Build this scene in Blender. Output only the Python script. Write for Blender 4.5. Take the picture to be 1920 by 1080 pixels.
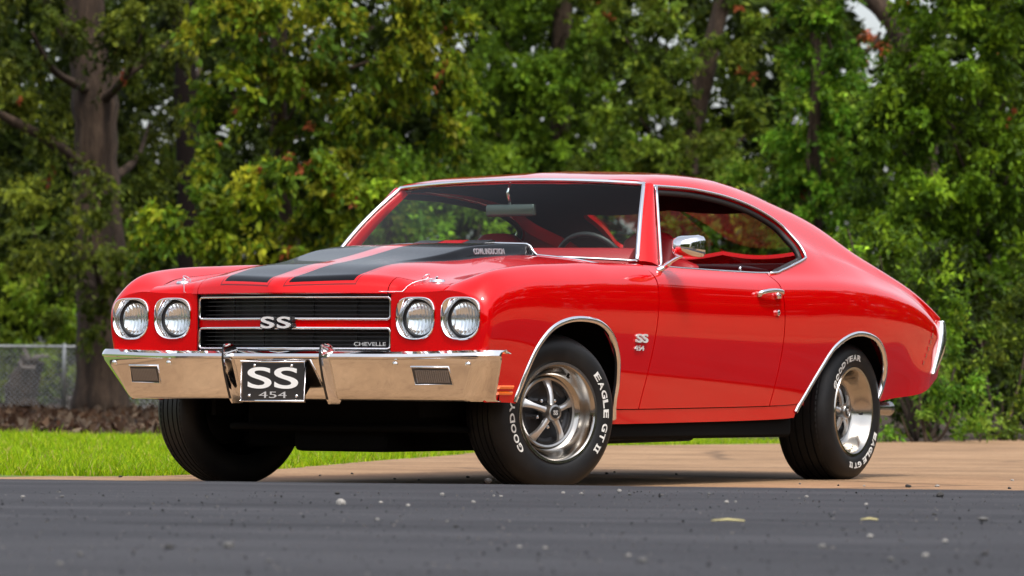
import bpy, bmesh, math, random
import numpy as np
from mathutils import Vector, Matrix
R = math.radians
random.seed(7)
for o in list(bpy.data.objects): bpy.data.objects.remove(o)
sc = bpy.context.scene
COL = sc.collection

# ------------------------------------------------------------------ camera, world, sun, exposure
CAM = np.array([-15.6258, -9.4930, 0.4381]); YAW, PITCH, ROLL, FPX = 0.515919, 0.022507, 0.007929, 8029.0
FW = np.array([math.cos(YAW)*math.cos(PITCH), math.sin(YAW)*math.cos(PITCH), math.sin(PITCH)])
RT = np.array([math.sin(YAW), -math.cos(YAW), 0.0]); UP = np.cross(RT, FW)
RT, UP = math.cos(ROLL)*RT + math.sin(ROLL)*UP, -math.sin(ROLL)*RT + math.cos(ROLL)*UP
cd = bpy.data.cameras.new('camera'); cam = bpy.data.objects.new('camera', cd); COL.objects.link(cam)
cam.matrix_world = Matrix(((RT[0], UP[0], -FW[0], CAM[0]), (RT[1], UP[1], -FW[1], CAM[1]), (RT[2], UP[2], -FW[2], CAM[2]), (0, 0, 0, 1)))
cd.sensor_width = 36; cd.lens = FPX/1920*36; cd.clip_end = 2000; cd.clip_start = 0.1
cd.dof.use_dof = True; cd.dof.focus_distance = 18.0; cd.dof.aperture_fstop = 6.5
sc.camera = cam

SUN_EL, SUN_AZ = R(63), YAW + math.pi + R(24)          # azimuth (ccw from +x) the light comes from: behind the camera, to its right
w = bpy.data.worlds.new('World'); sc.world = w; w.use_nodes = True
nt = w.node_tree; bg = nt.nodes['Background']
sky = nt.nodes.new('ShaderNodeTexSky'); sky.sky_type = 'NISHITA'; sky.sun_disc = False
sky.sun_elevation = SUN_EL; sky.sun_rotation = math.pi/2 - SUN_AZ
sky.air_density = 1.0; sky.dust_density = 4.0; sky.ozone_density = 1.0
hs = nt.nodes.new('ShaderNodeHueSaturation'); hs.inputs['Saturation'].default_value = 0.42; hs.inputs['Value'].default_value = 2.3
nt.links.new(sky.outputs[0], hs.inputs['Color']); nt.links.new(hs.outputs[0], bg.inputs['Color'])
bg.inputs['Strength'].default_value = 0.14
sd = bpy.data.lights.new('sun', 'SUN'); sun = bpy.data.objects.new('sun', sd); COL.objects.link(sun)
sd.energy = 2.4; sd.angle = R(5); sd.color = (1, .95, .87)
sun.rotation_euler = Vector((-math.cos(SUN_AZ)*math.cos(SUN_EL), -math.sin(SUN_AZ)*math.cos(SUN_EL), -math.sin(SUN_EL))).to_track_quat('-Z', 'Y').to_euler()
sc.view_settings.view_transform = 'Standard'; sc.view_settings.look = 'None'
sc.view_settings.gamma = 1; sc.view_settings.use_curve_mapping = False
sc.view_settings.exposure = -0.17
sc.cycles.max_bounces = 8; sc.cycles.transparent_max_bounces = 24

def at(u, v, d):
    """point at depth d (metres along the view axis) seen at photo pixel (u, v)"""
    return CAM + d*(FW + RT*(u-960)/FPX - UP*(v-540)/FPX)
def ground_at(u, v, z=0.0):
    r = FW + RT*(u-960)/FPX - UP*(v-540)/FPX
    return CAM + r*(z-CAM[2])/r[2]

# ------------------------------------------------------------------ materials
MATS = {}
def mat(name, col, rough=.5, metal=0., coat=0., spec=.5, build=None, trans=0., ior=1.5):
    if name in MATS: return MATS[name]
    m = bpy.data.materials.new(name); m.use_nodes = True; b = m.node_tree.nodes['Principled BSDF']
    b.inputs['Base Color'].default_value = (*col, 1); b.inputs['Roughness'].default_value = rough
    b.inputs['Metallic'].default_value = metal; b.inputs['Coat Weight'].default_value = coat; b.inputs['Coat Roughness'].default_value = .02
    b.inputs['Specular IOR Level'].default_value = spec; b.inputs['Transmission Weight'].default_value = trans; b.inputs['IOR'].default_value = ior
    if build: build(m.node_tree, b)
    MATS[name] = m; return m
def N(t, kind, **kw):
    n = t.nodes.new(kind)
    for k, v in kw.items():
        if k in n.inputs: n.inputs[k].default_value = v
        else: setattr(n, k, v)
    return n
def noise(t, scale, detail=4, rough=.55, vec=None, mul=None):
    n = N(t, 'ShaderNodeTexNoise', Scale=scale, Detail=detail, Roughness=rough)
    if vec is None: vec = N(t, 'ShaderNodeTexCoord').outputs['Object']
    if mul:
        mp = N(t, 'ShaderNodeMapping'); mp.inputs['Scale'].default_value = mul; t.links.new(vec, mp.inputs[0]); vec = mp.outputs[0]
    t.links.new(vec, n.inputs['Vector']); return n.outputs['Fac']
def ramp(t, fac, stops):
    r = t.nodes.new('ShaderNodeValToRGB'); e = r.color_ramp.elements
    while len(e) < len(stops): e.new(.5)
    for k, (p, c) in zip(e, stops): k.position = p; k.color = (*c, 1)
    t.links.new(fac, r.inputs[0]); return r.outputs[0]
def bump(t, b, h, strength=.3, dist=.01):
    n = N(t, 'ShaderNodeBump', Strength=strength, Distance=dist); t.links.new(h, n.inputs['Height']); t.links.new(n.outputs[0], b.inputs['Normal'])

def paint_build(t, b):
    v = N(t, 'ShaderNodeTexCoord').outputs['Object']
    c = ramp(t, noise(t, 1.5, 3, .5, v), [(.3, (.59, .0002, .0015)), (.7, (.63, .0004, .0022))]); t.links.new(c, b.inputs['Base Color'])
    h = noise(t, 60, 2, .5, v); n = N(t, 'ShaderNodeBump', Strength=.012, Distance=.002); t.links.new(h, n.inputs['Height']); t.links.new(n.outputs[0], b.inputs['Coat Normal'])
PAINT = mat('red_paint', (.61, .0003, .0018), .10, .24, .74, .02, paint_build)
CHROME = mat('chrome', (.82, .82, .84), .05, 1.)
def chrome_worn(t, b):
    v = N(t, 'ShaderNodeTexCoord').outputs['Object']
    t.links.new(ramp(t, noise(t, 30, 5, .6, v), [(.35, (.05,)*3), (.75, (.11,)*3)]), b.inputs['Roughness'])
    bump(t, b, noise(t, 9, 3, .5, v), .05, .01)
CHROME_B = mat('bumper_chrome', (.80, .79, .78), .06, 1., build=chrome_worn)
STEEL = mat('brushed_wheel_metal', (.36, .35, .34), .30, 1.)
RIMC = mat('rim_chrome', (.44, .42, .39), .15, 1.)
SPOKE = mat('spoke_metal', (.58, .57, .56), .32, .9)
BLACKP = mat('black_paint', (.012, .012, .014), .25, 0, 1.)
BLACK = mat('satin_black', (.008, .008, .009), .45)
GREYW = mat('wheel_grey', (.014, .014, .016), .4, .2)
UNDER = mat('underbody', (.003, .003, .003), .9, spec=.1)
def tyre_build(t, b):
    v = N(t, 'ShaderNodeTexCoord').outputs['Object']
    t.links.new(ramp(t, noise(t, 12, 4, .6, v), [(.3, (.005, .005, .006)), (.8, (.012, .0115, .011))]), b.inputs['Base Color'])
TYRE = mat('tyre_rubber', (.008, .008, .009), .5, spec=.28, build=tyre_build)
WHITE = mat('white_lettering', (.80, .80, .78), .6)
BRIGHT = mat('bright_emblem', (.72, .72, .73), .18, .25, .6)
SILVER = mat('silver_lettering', (.75, .75, .76), .25, .7)
REDINT = mat('red_vinyl', (.30, .006, .010), .42)
DARKINT = mat('dark_headliner', (.016, .004, .005), .95, spec=.1)
AMBER = mat('amber_lens', (.75, .13, .01), .15, coat=.6)
REDLENS = mat('red_lens', (.30, .004, .004), .12, coat=.8)
RUST = mat('exhaust_steel', (.45, .43, .40), .25, 1.)
def glassmat(name, tint, refl=1.0, rough=0.0):
    m = bpy.data.materials.new(name); m.use_nodes = True; t = m.node_tree; t.nodes.clear()
    out = N(t, 'ShaderNodeOutputMaterial'); tr = N(t, 'ShaderNodeBsdfTransparent'); tr.inputs[0].default_value = (*tint, 1)
    gl = N(t, 'ShaderNodeBsdfGlossy', Roughness=rough); mx = N(t, 'ShaderNodeMixShader'); fr = N(t, 'ShaderNodeLayerWeight')
    pw = N(t, 'ShaderNodeMath', operation='POWER'); pw.inputs[1].default_value = 5.0; t.links.new(fr.outputs['Facing'], pw.inputs[0])
    ml = N(t, 'ShaderNodeMath', operation='MULTIPLY_ADD'); ml.inputs[1].default_value = .9*refl; ml.inputs[2].default_value = .035*refl
    t.links.new(pw.outputs[0], ml.inputs[0]); t.links.new(ml.outputs[0], mx.inputs[0]); t.links.new(tr.outputs[0], mx.inputs[1]); t.links.new(gl.outputs[0], mx.inputs[2])
    t.links.new(mx.outputs[0], out.inputs[0]); MATS[name] = m; return m
GLASS = glassmat('window_glass', (.74, .82, .80), 1.2); WGLASS = glassmat('windscreen_glass', (.88, .94, .91), .5)
def lens_mat():
    m = glassmat('headlamp_glass', (.93, .95, .95), 1.6, .02); t = m.node_tree
    gl = next(n for n in t.nodes if n.type == 'BSDF_GLOSSY')
    v = N(t, 'ShaderNodeTexCoord').outputs['Object']; wv = N(t, 'ShaderNodeTexWave', Scale=24.0, bands_direction='Y'); t.links.new(v, wv.inputs[0])
    bp = N(t, 'ShaderNodeBump', Strength=.35, Distance=.004); t.links.new(wv.outputs['Fac'], bp.inputs['Height']); t.links.new(bp.outputs[0], gl.inputs['Normal'])
    return m
LENS = lens_mat()
def refl_build(t, b):
    v = N(t, 'ShaderNodeTexCoord').outputs['Object']
    wv = N(t, 'ShaderNodeTexWave', Scale=20.0, bands_direction='Y'); t.links.new(v, wv.inputs[0]); bump(t, b, wv.outputs['Fac'], .28, .004)
REFLECTOR = mat('headlamp_reflector', (.86, .88, .90), .17, .92, build=refl_build)

# ------------------------------------------------------------------ mesh helpers
def mesh_obj(name, verts, faces, material, parent=None, smooth=False, normals=None):
    me = bpy.data.meshes.new(name); me.from_pydata([tuple(map(float, v)) for v in verts], [], [tuple(map(int, f)) for f in faces]); me.update()
    if smooth: me.polygons.foreach_set('use_smooth', [True]*len(me.polygons))
    for m in (material if isinstance(material, (list, tuple)) else [material]): me.materials.append(m)
    if normals is not None:
        me.normals_split_custom_set_from_vertices([tuple(map(float, n)) for n in normals])
    o = bpy.data.objects.new(name, me); COL.objects.link(o)
    if parent is not None: attach(o, parent)
    return o
WORLD = {}
def attach(o, parent):
    o.parent = parent
    o.matrix_parent_inverse = WORLD.get(parent.name, Matrix.Identity(4)).inverted()
def empty(name, loc, label=None, cat=None, group=None, rz=0.):
    o = bpy.data.objects.new(name, None); COL.objects.link(o); o.location = loc; o.rotation_euler = (0, 0, rz); o.empty_display_size = .2
    WORLD[o.name] = Matrix.Translation(loc) @ Matrix.Rotation(rz, 4, 'Z')
    tag(o, label, cat, group); return o
def tag(o, label=None, cat=None, group=None, kind=None):
    if label: o['label'] = label
    if cat: o['category'] = cat
    if group: o['group'] = group
    if kind: o['kind'] = kind
    return o
class MB:
    """collects simple shapes into one mesh"""
    def __init__(s): s.v = []; s.f = []
    def add(s, verts, faces):
        b = len(s.v); s.v += [tuple(v) for v in verts]; s.f += [tuple(b+i for i in f) for f in faces]; return s
    def box(s, lo, hi, bev=0.):
        x0, y0, z0 = lo; x1, y1, z1 = hi
        if bev <= 0:
            return s.add([(x0,y0,z0),(x1,y0,z0),(x1,y1,z0),(x0,y1,z0),(x0,y0,z1),(x1,y0,z1),(x1,y1,z1),(x0,y1,z1)],
                         [(0,3,2,1),(4,5,6,7),(0,1,5,4),(1,2,6,5),(2,3,7,6),(3,0,4,7)])
        bm = bmesh.new(); bmesh.ops.create_cube(bm, size=1)
        for v in bm.verts: v.co = Vector(((x0+x1)/2+v.co.x*(x1-x0), (y0+y1)/2+v.co.y*(y1-y0), (z0+z1)/2+v.co.z*(z1-z0)))
        bmesh.ops.bevel(bm, geom=bm.edges[:], offset=bev, segments=3, profile=.6, affect='EDGES')
        bm.verts.index_update(); s.add([v.co[:] for v in bm.verts], [[v.index for v in f.verts] for f in bm.faces]); bm.free(); return s
    def tube(s, pts, r, n=10, closed=False, flat=None):
        pts = [np.array(p, float) for p in pts]; m = len(pts); rs = r if hasattr(r, '__len__') else [r]*m
        rings = []; up = None
        for i in range(m):
            a = pts[(i-1) % m] if (closed or i > 0) else pts[i]; b = pts[(i+1) % m] if (closed or i < m-1) else pts[i]
            t = b-a; t = t/(np.linalg.norm(t)+1e-12)
            if up is None: up = np.array([0, 0, 1.]) if abs(t[2]) < .9 else np.array([1., 0, 0])
            u = up-t*(up@t); u /= np.linalg.norm(u)+1e-12; up = u; q = np.cross(t, u)
            k = flat if flat else 1.
            rings.append([pts[i]+rs[i]*(math.cos(2*math.pi*j/n)*u*k+math.sin(2*math.pi*j/n)*q) for j in range(n)])
        v = [p for rg in rings for p in rg]; f = []
        for i in range(m if closed else m-1):
            k = (i+1) % m
            for j in range(n): f.append((i*n+j, i*n+(j+1) % n, k*n+(j+1) % n, k*n+j))
        if not closed: f += [tuple(range(n-1, -1, -1)), tuple((m-1)*n+j for j in range(n))]
        return s.add(v, f)
    def loft(s, rings, cap=True, closed=True):
        n = len(rings[0]); v = [p for rg in rings for p in rg]; f = []
        for i in range(len(rings)-1):
            for j in range(n if closed else n-1): f.append((i*n+j, i*n+(j+1) % n, (i+1)*n+(j+1) % n, (i+1)*n+j))
        if cap and closed: f += [tuple(range(n-1, -1, -1)), tuple((len(rings)-1)*n+j for j in range(n))]
        return s.add(v, f)
    def lathe(s, prof, n=48, axis='y', cen=(0, 0, 0), a0=0, a1=2*math.pi):
        """prof: (radius, along-axis) pairs"""
        full = abs(a1-a0-2*math.pi) < 1e-6; m = n if full else n+1; rings = []
        for i in range(m):
            a = a0+(a1-a0)*i/n; c, q = math.cos(a), math.sin(a); rg = []
            for r, h in prof:
                p = {'y': (r*c, h, r*q), 'x': (h, r*c, r*q), 'z': (r*c, r*q, h)}[axis]; rg.append((cen[0]+p[0], cen[1]+p[1], cen[2]+p[2]))
            rings.append(rg)
        k = len(prof); v = [p for rg in rings for p in rg]; f = []
        for i in range(m if full else m-1):
            i2 = (i+1) % m
            for j in range(k-1): f.append((i*k+j, i2*k+j, i2*k+j+1, i*k+j+1))
        return s.add(v, f)
    def xform(s, M):
        s.v = [tuple(M @ Vector(v)) for v in s.v]; return s
    def build(s, name, material, parent=None, smooth=False, angle=None, recalc=True):
        o = mesh_obj(name, s.v, s.f, material, parent, smooth or angle is not None)
        o.data.validate()
        if recalc:
            bm = bmesh.new(); bm.from_mesh(o.data); bmesh.ops.recalc_face_normals(bm, faces=bm.faces[:]); bm.to_mesh(o.data); bm.free()
        if angle is not None: o.data.set_sharp_from_angle(angle=R(angle))
        return o

def pchip(xs, ys, x):
    xs = np.array(xs, float); ys = np.array(ys, float); h = np.diff(xs); d = np.diff(ys)/h; m = np.zeros(len(xs)); m[0] = d[0]; m[-1] = d[-1]
    for i in range(1, len(xs)-1):
        if d[i-1]*d[i] > 0:
            w1 = 2*h[i]+h[i-1]; w2 = h[i]+2*h[i-1]; m[i] = (w1+w2)/(w1/d[i-1]+w2/d[i])
    x = np.asarray(x, float); i = np.clip(np.searchsorted(xs, x)-1, 0, len(h)-1); t = (x-xs[i])/h[i]
    out = (1+2*t)*(1-t)**2*ys[i]+t*(1-t)**2*h[i]*m[i]+t*t*(3-2*t)*ys[i+1]+t*t*(t-1)*h[i]*m[i+1]
    out = np.where(x < xs[0], ys[0]+(x-xs[0])*m[0], out); return np.where(x > xs[-1], ys[-1]+(x-xs[-1])*m[-1], out)
def line(knots, sig=.05):
    """smooth curve through (x, v) knots: pchip then gaussian blur"""
    xs, ys = zip(*knots); g = np.arange(-1.6, 4.8, .01); v = pchip(xs, ys, g)
    if sig > 0:
        k = np.exp(-.5*(np.arange(-40, 41)*.01/sig)**2); k /= k.sum(); pv = np.concatenate([2*v[0]-v[40:0:-1], v, 2*v[-1]-v[-2:-42:-1]]); v = np.convolve(pv, k, 'valid')
    return lambda x: np.interp(x, g, v)
def natspline(T, P, t):
    """C2 natural spline through P[k] (arrays) at knots T, at t; P shape (k, n)"""
    n = len(T); h = np.diff(T); A = np.zeros((n, n)); B = np.zeros((n,)+P.shape[1:]); A[0, 0] = A[-1, -1] = 1
    for i in range(1, n-1):
        A[i, i-1] = h[i-1]; A[i, i] = 2*(h[i-1]+h[i]); A[i, i+1] = h[i]
        B[i] = 6*((P[i+1]-P[i])/h[i]-(P[i]-P[i-1])/h[i-1])
    M = np.linalg.solve(A, B.reshape(n, -1)).reshape(B.shape); out = []
    for tt in t:
        i = int(np.clip(np.searchsorted(T, tt)-1, 0, n-2)); a = (T[i+1]-tt)/h[i]; b = (tt-T[i])/h[i]
        out.append(a*P[i]+b*P[i+1]+((a**3-a)*M[i]+(b**3-b)*M[i+1])*h[i]**2/6)
    return np.array(out)

def poly_sd(poly):
    """signed distance to a closed polygon, positive inside"""
    Q = np.array(poly, float); a = Q; b = np.roll(Q, -1, 0)
    def f(x, y):
        p = np.stack([x.ravel(), y.ravel()], -1); dmin = np.full(len(p), 1e9); ins = np.zeros(len(p), bool)
        for (ax, ay), (bx, by) in zip(a, b):
            ex, ey = bx-ax, by-ay; t = np.clip(((p[:, 0]-ax)*ex+(p[:, 1]-ay)*ey)/(ex*ex+ey*ey+1e-12), 0, 1)
            dmin = np.minimum(dmin, np.hypot(p[:, 0]-ax-t*ex, p[:, 1]-ay-t*ey))
            c = ((ay > p[:, 1]) != (by > p[:, 1])); xx = ax+(p[:, 1]-ay)*(bx-ax)/((by-ay) if abs(by-ay) > 1e-12 else 1e-12); ins ^= (c & (p[:, 0] < xx))
        return np.where(ins, dmin, -dmin).reshape(x.shape)
    return f
def smooth_poly(pts, n=8, closed=True):
    P = [np.array(p, float) for p in pts]; m = len(P); out = []
    rng = range(m) if closed else range(m-1)
    for i in rng:
        g = (lambda k: P[k % m]) if closed else (lambda k: P[min(max(k, 0), m-1)])
        p0, p1, p2, p3 = g(i-1), g(i), g(i+1), g(i+2)
        for j in range(n):
            t = j/n; out.append(.5*((2*p1)+(-p0+p2)*t+(2*p0-5*p1+4*p2-p3)*t*t+(-p0+3*p1-3*p2+p3)*t**3))
    if not closed: out.append(P[-1])
    return out

def panel(name, P, clips, material, parent, flange=.014, side=1, flip=False, outer_off=0., inside=None):
    """dense surface grid P (n,m,3), kept where every clip(P) > 0, with an inward return on its edges; side=-1 mirrors in y"""
    n, m = P.shape[:2]; du = np.gradient(P, axis=0); dv = np.gradient(P, axis=1); Nn = np.cross(du, dv); Nn /= np.linalg.norm(Nn, axis=2, keepdims=True)+1e-12
    if flip: Nn = -Nn
    V = [*(P+outer_off*Nn).reshape(-1, 3)]; NN = [*Nn.reshape(-1, 3)]
    idx = np.arange(n*m).reshape(n, m); F = np.stack([idx[:-1, :-1], idx[1:, :-1], idx[1:, 1:], idx[:-1, 1:]], -1).reshape(-1, 4)
    vals = [c(P).reshape(-1) for c in clips]
    keep = np.ones(len(F), bool)
    for v in vals: keep &= (v[F] > 0).any(1)
    F = F[keep]; faces = [list(f) for f in F]
    for ci in range(len(vals)):
        vl = list(vals[ci]); cache = {}; out = []
        for f in faces:
            s = [vl[i] for i in f]
            if min(s) > 0: out.append(f); continue
            if max(s) <= 0: continue
            g = []
            for k in range(len(f)):
                i, j = f[k], f[(k+1) % len(f)]; a, b = vl[i], vl[j]
                if a > 0: g.append(i)
                if (a > 0) != (b > 0):
                    key = (min(i, j), max(i, j))
                    if key not in cache:
                        t = a/(a-b); V.append(V[i]*(1-t)+V[j]*t); q = NN[i]*(1-t)+NN[j]*t; NN.append(q/(np.linalg.norm(q)+1e-12)); cache[key] = len(V)-1
                        vl.append(0.)
                        for cj in range(ci+1, len(vals)): vals[cj] = np.append(vals[cj], vals[cj][i]*(1-t)+vals[cj][j]*t)
                    g.append(cache[key])
            if len(g) > 2: out.append(g)
        faces = out
    used = sorted({i for f in faces for i in f}); mp = {u: k for k, u in enumerate(used)}
    Vv = [V[u] for u in used]; Nv = [NN[u] for u in used]; faces = [[mp[i] for i in f] for f in faces]
    if flip: faces = [f[::-1] for f in faces]
    if flange > 0:
        cnt = {}
        for f in faces:
            for k in range(len(f)):
                e = (f[k], f[(k+1) % len(f)]); cnt[e] = 1
        bd = [e for e in cnt if (e[1], e[0]) not in cnt]; top = {}; bot = {}
        for a, b in bd:
            for i in (a, b):
                if i not in top:
                    Vv.append(Vv[i]); Nv.append(Nv[i]); top[i] = len(Vv)-1; Vv.append(Vv[i]-flange*Nv[i]); Nv.append(Nv[i]); bot[i] = len(Vv)-1
        acc = {}
        for a, b in bd:
            fc = [top[b], top[a], bot[a], bot[b]]; faces.append(fc); nn = np.cross(Vv[top[a]]-Vv[top[b]], Vv[bot[a]]-Vv[top[a]]); nn = nn/(np.linalg.norm(nn)+1e-12)
            for i in fc: acc[i] = acc.get(i, 0)+nn
        for i, q in acc.items():
            l = np.linalg.norm(q); Nv[i] = q/l if l > 1e-6 else Nv[i]
    Vv = np.array(Vv); Nv = np.array(Nv)
    if side < 0: Vv[:, 1] *= -1; Nv[:, 1] *= -1; faces = [f[::-1] for f in faces]
    return mesh_obj(name, Vv, faces, material, parent, True, Nv)

def text_mesh(s, size=1., bold=.0, extr=.0, shear=0., res=3, gap=1.):
    """flat letters as (verts, faces), laid on the xy plane, centred on x, baseline 0"""
    cu = bpy.data.curves.new('txt', 'FONT'); cu.body = s; cu.size = size; cu.offset = bold; cu.extrude = extr; cu.align_x = 'CENTER'; cu.shear = shear; cu.resolution_u = res; cu.space_character = gap
    o = bpy.data.objects.new('txt', cu); COL.objects.link(o); dg = bpy.context.evaluated_depsgraph_get(); dg.update()
    me = o.evaluated_get(dg).to_mesh(); v = [tuple(p.co) for p in me.vertices]; f = [tuple(p.vertices) for p in me.polygons]
    o.evaluated_get(dg).to_mesh_clear(); bpy.data.objects.remove(o); bpy.data.curves.remove(cu); return v, f
def text_obj(name, s, material, parent, origin, xdir, ydir, width, height, bold=.0, extr=.004, shear=0., gap=1.):
    v, f = text_mesh(s, 1., bold, .5, shear, 9, gap); v = np.array(v); lo, hi = v.min(0), v.max(0)
    xd = np.array(xdir, float); xd /= np.linalg.norm(xd); yd = np.array(ydir, float); yd /= np.linalg.norm(yd); nd = np.cross(xd, yd)
    q = (v-(lo+hi)/2)/(hi-lo); W = np.array(origin)+np.outer(q[:, 0]*width, xd)+np.outer(q[:, 1]*height, yd)+np.outer(q[:, 2]*extr, nd)
    return mesh_obj(name, W, f, material, parent)

# ================================================================== the setting
FH = np.array([math.cos(YAW), math.sin(YAW)]); RH = np.array([math.sin(YAW), -math.cos(YAW)])
def dr(d, r, z=0.): p = CAM[:2]+d*FH+r*RH; return (float(p[0]), float(p[1]), float(z))
def to_dr(x, y): q = np.stack([np.asarray(x)-CAM[0], np.asarray(y)-CAM[1]], -1); return q @ FH, q @ RH
rng = np.random.default_rng(11)
def rise(d, r): return np.clip(d-36, 0, 60)*.002*(1-ss_(2, 8, r)*.6)
def ss_(a, b, x): t = np.clip((x-a)/(b-a), 0, 1); return t*t*(3-2*t)
def sheet(name, ds, rs, zf, m, kind='structure'):
    v = [dr(d, r, zf(d, r)) for d in ds for r in rs]; n = len(rs); f = [(i*n+j, i*n+j+1, (i+1)*n+j+1, (i+1)*n+j) for i in range(len(ds)-1) for j in range(n-1)]
    return tag(mesh_obj(name, v, f, m, smooth=True), kind=kind)
def flat_poly(name, pts, z, m, z0=None):
    v = [(x, y, z) for x, y in pts]; f = [tuple(range(len(pts)))]
    if z0 is not None:
        n = len(pts); v += [(x, y, z0) for x, y in pts]; f += [(i, i+n, (i+1) % n+n, (i+1) % n) for i in range(n)]
    o = mesh_obj(name, v, f, m); bm = bmesh.new(); bm.from_mesh(o.data); bmesh.ops.recalc_face_normals(bm, faces=bm.faces[:]); bm.to_mesh(o.data); bm.free()
    return tag(o, kind='structure')
def litter_build(t, b):
    v = N(t, 'ShaderNodeTexCoord').outputs['Object']
    t.links.new(ramp(t, noise(t, 5, 8, .75, v), [(.3, (.018, .011, .006)), (.5, (.050, .029, .016)), (.72, (.10, .062, .038))]), b.inputs['Base Color']); bump(t, b, noise(t, 16, 8, .8, v), 1., .06)
LITTER = mat('leaf_litter', (.07, .045, .025), .95, build=litter_build)
sheet('ground', np.concatenate([[-300, -120, -40, 0, 20], np.linspace(24, 80, 29), [120, 400]]), np.concatenate([[-300, -60], np.linspace(-14, 14, 15), [60, 300]]), lambda d, r: -.03+float(rise(d, r)), LITTER)
# --- asphalt road: its far kerbless edge, a thin slab a few centimetres proud of the drive
ZR = .078
ea = ground_at(0, 898, ZR)[:2]; eb = ground_at(1920, 919.5, ZR)[:2]; ed = (eb-ea)/np.linalg.norm(eb-ea); en = np.array([-ed[1], ed[0]])
if en @ (CAM[:2]-ea) < 0: en = -en
ROADW = 11.0
edge = []
for k in range(240):
    q = -12+24*k/239; wob = .016*math.sin(2.3*q)+.010*math.sin(7.1*q+1)+.006*math.sin(19*q)+rng.normal(0, .003); edge.append(ea+ed*(q+2.2)+en*wob)
def asphalt_build(t, b):
    v = N(t, 'ShaderNodeTexCoord').outputs['Object']
    mp = N(t, 'ShaderNodeMapping'); mp.inputs['Rotation'].default_value = (0, 0, -math.atan2(ed[1], ed[0])); t.links.new(v, mp.inputs[0]); vr = mp.outputs[0]
    c1 = ramp(t, noise(t, 1.0, 5, .6, vr, (.5, 2.2, 1)), [(.30, (.024, .024, .028)), (.52, (.037, .037, .042)), (.75, (.058, .057, .063))])
    c2 = ramp(t, noise(t, 130, 3, .7, v), [(.30, (.8, .8, .8)), (.50, (1, 1, 1)), (.70, (1.25, 1.25, 1.25))])
    m = N(t, 'ShaderNodeMix', data_type='RGBA', blend_type='MULTIPLY'); m.inputs[0].default_value = 1; t.links.new(c1, m.inputs[6]); t.links.new(c2, m.inputs[7])
    c3 = ramp(t, noise(t, 1.0, 7, .7, vr, (.35, 5., 1)), [(.34, (.60, .60, .60)), (.46, (.95, .95, .95)), (.62, (1.1, 1.1, 1.1)), (.74, (1.4, 1.38, 1.34))])
    m3 = N(t, 'ShaderNodeMix', data_type='RGBA', blend_type='MULTIPLY'); m3.inputs[0].default_value = 1; t.links.new(m.outputs[2], m3.inputs[6]); t.links.new(c3, m3.inputs[7]); t.links.new(m3.outputs[2], b.inputs['Base Color'])
    bump(t, b, noise(t, 160, 4, .7, v), .5, .006)
ASPH = mat('asphalt', (.05, .05, .055), .85, spec=.22, build=asphalt_build)
far = [ea+ed*-150+en*0]+edge+[ea+ed*150]
e_last = [p for p in edge if to_dr(p[0], p[1])[1] < 2.7][-1]
ext = edge+[ea+ed*q for q in np.linspace(15, 60, 8)]; n_ = len(ext); vv = []; ff = []
for p in ext: vv += [(p[0], p[1], -.03), (p[0], p[1], ZR)]+[tuple(p+en*q)+(ZR,) for q in (3.5, 7.0, 11.)]+[tuple(p+en*11.)+(-.03,)]
for i in range(n_-1):
    for j in range(5): ff.append((i*6+j, (i+1)*6+j, (i+1)*6+j+1, i*6+j+1))
tag(MB().add(vv, ff).build('road', ASPH), kind='structure')
lane_a = [tuple(e_last), dr(24, 3.55)[:2], dr(42, 6.0)[:2]]; lane_b = [tuple(e_last+ed*3.2), dr(24, 6.1)[:2], dr(42, 8.6)[:2]]
tag(mesh_obj('lane', [(x, y, .02) for x, y in lane_a+lane_b], [(0, 3, 4, 1), (1, 4, 5, 2)], ASPH), kind='structure')  # asphalt out of view, added to darken the lower side reflections
# --- dry verge and field on the photographer's side
def field_build(t, b):
    v = N(t, 'ShaderNodeTexCoord').outputs['Object']
    t.links.new(ramp(t, noise(t, 1.2, 8, .7, v), [(.3, (.13, .075, .03)), (.45, (.27, .17, .08)), (.6, (.36, .24, .12)), (.72, (.48, .34, .18))]), b.inputs['Base Color']); bump(t, b, noise(t, 9, 6, .7, v), 1., .08)
flat_poly('field', [tuple(ea+ed*-8.5), dr(12.5, -8)[:2], dr(12, 45)[:2], dr(12, 150)[:2], dr(-170, 150)[:2], dr(-170, -150)[:2], tuple(ea+ed*-150)], -.012, mat('dry_field', (.3, .2, .1), .95, build=field_build))
flat_poly('meadow', [dr(16.5, 5.6)[:2], dr(24, 6.0)[:2], dr(42, 8.5)[:2], dr(90, 60)[:2], dr(0, 90)[:2]], -.008, MATS['dry_field'])  # pale ground out of view, added for the mid-door reflections
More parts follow.
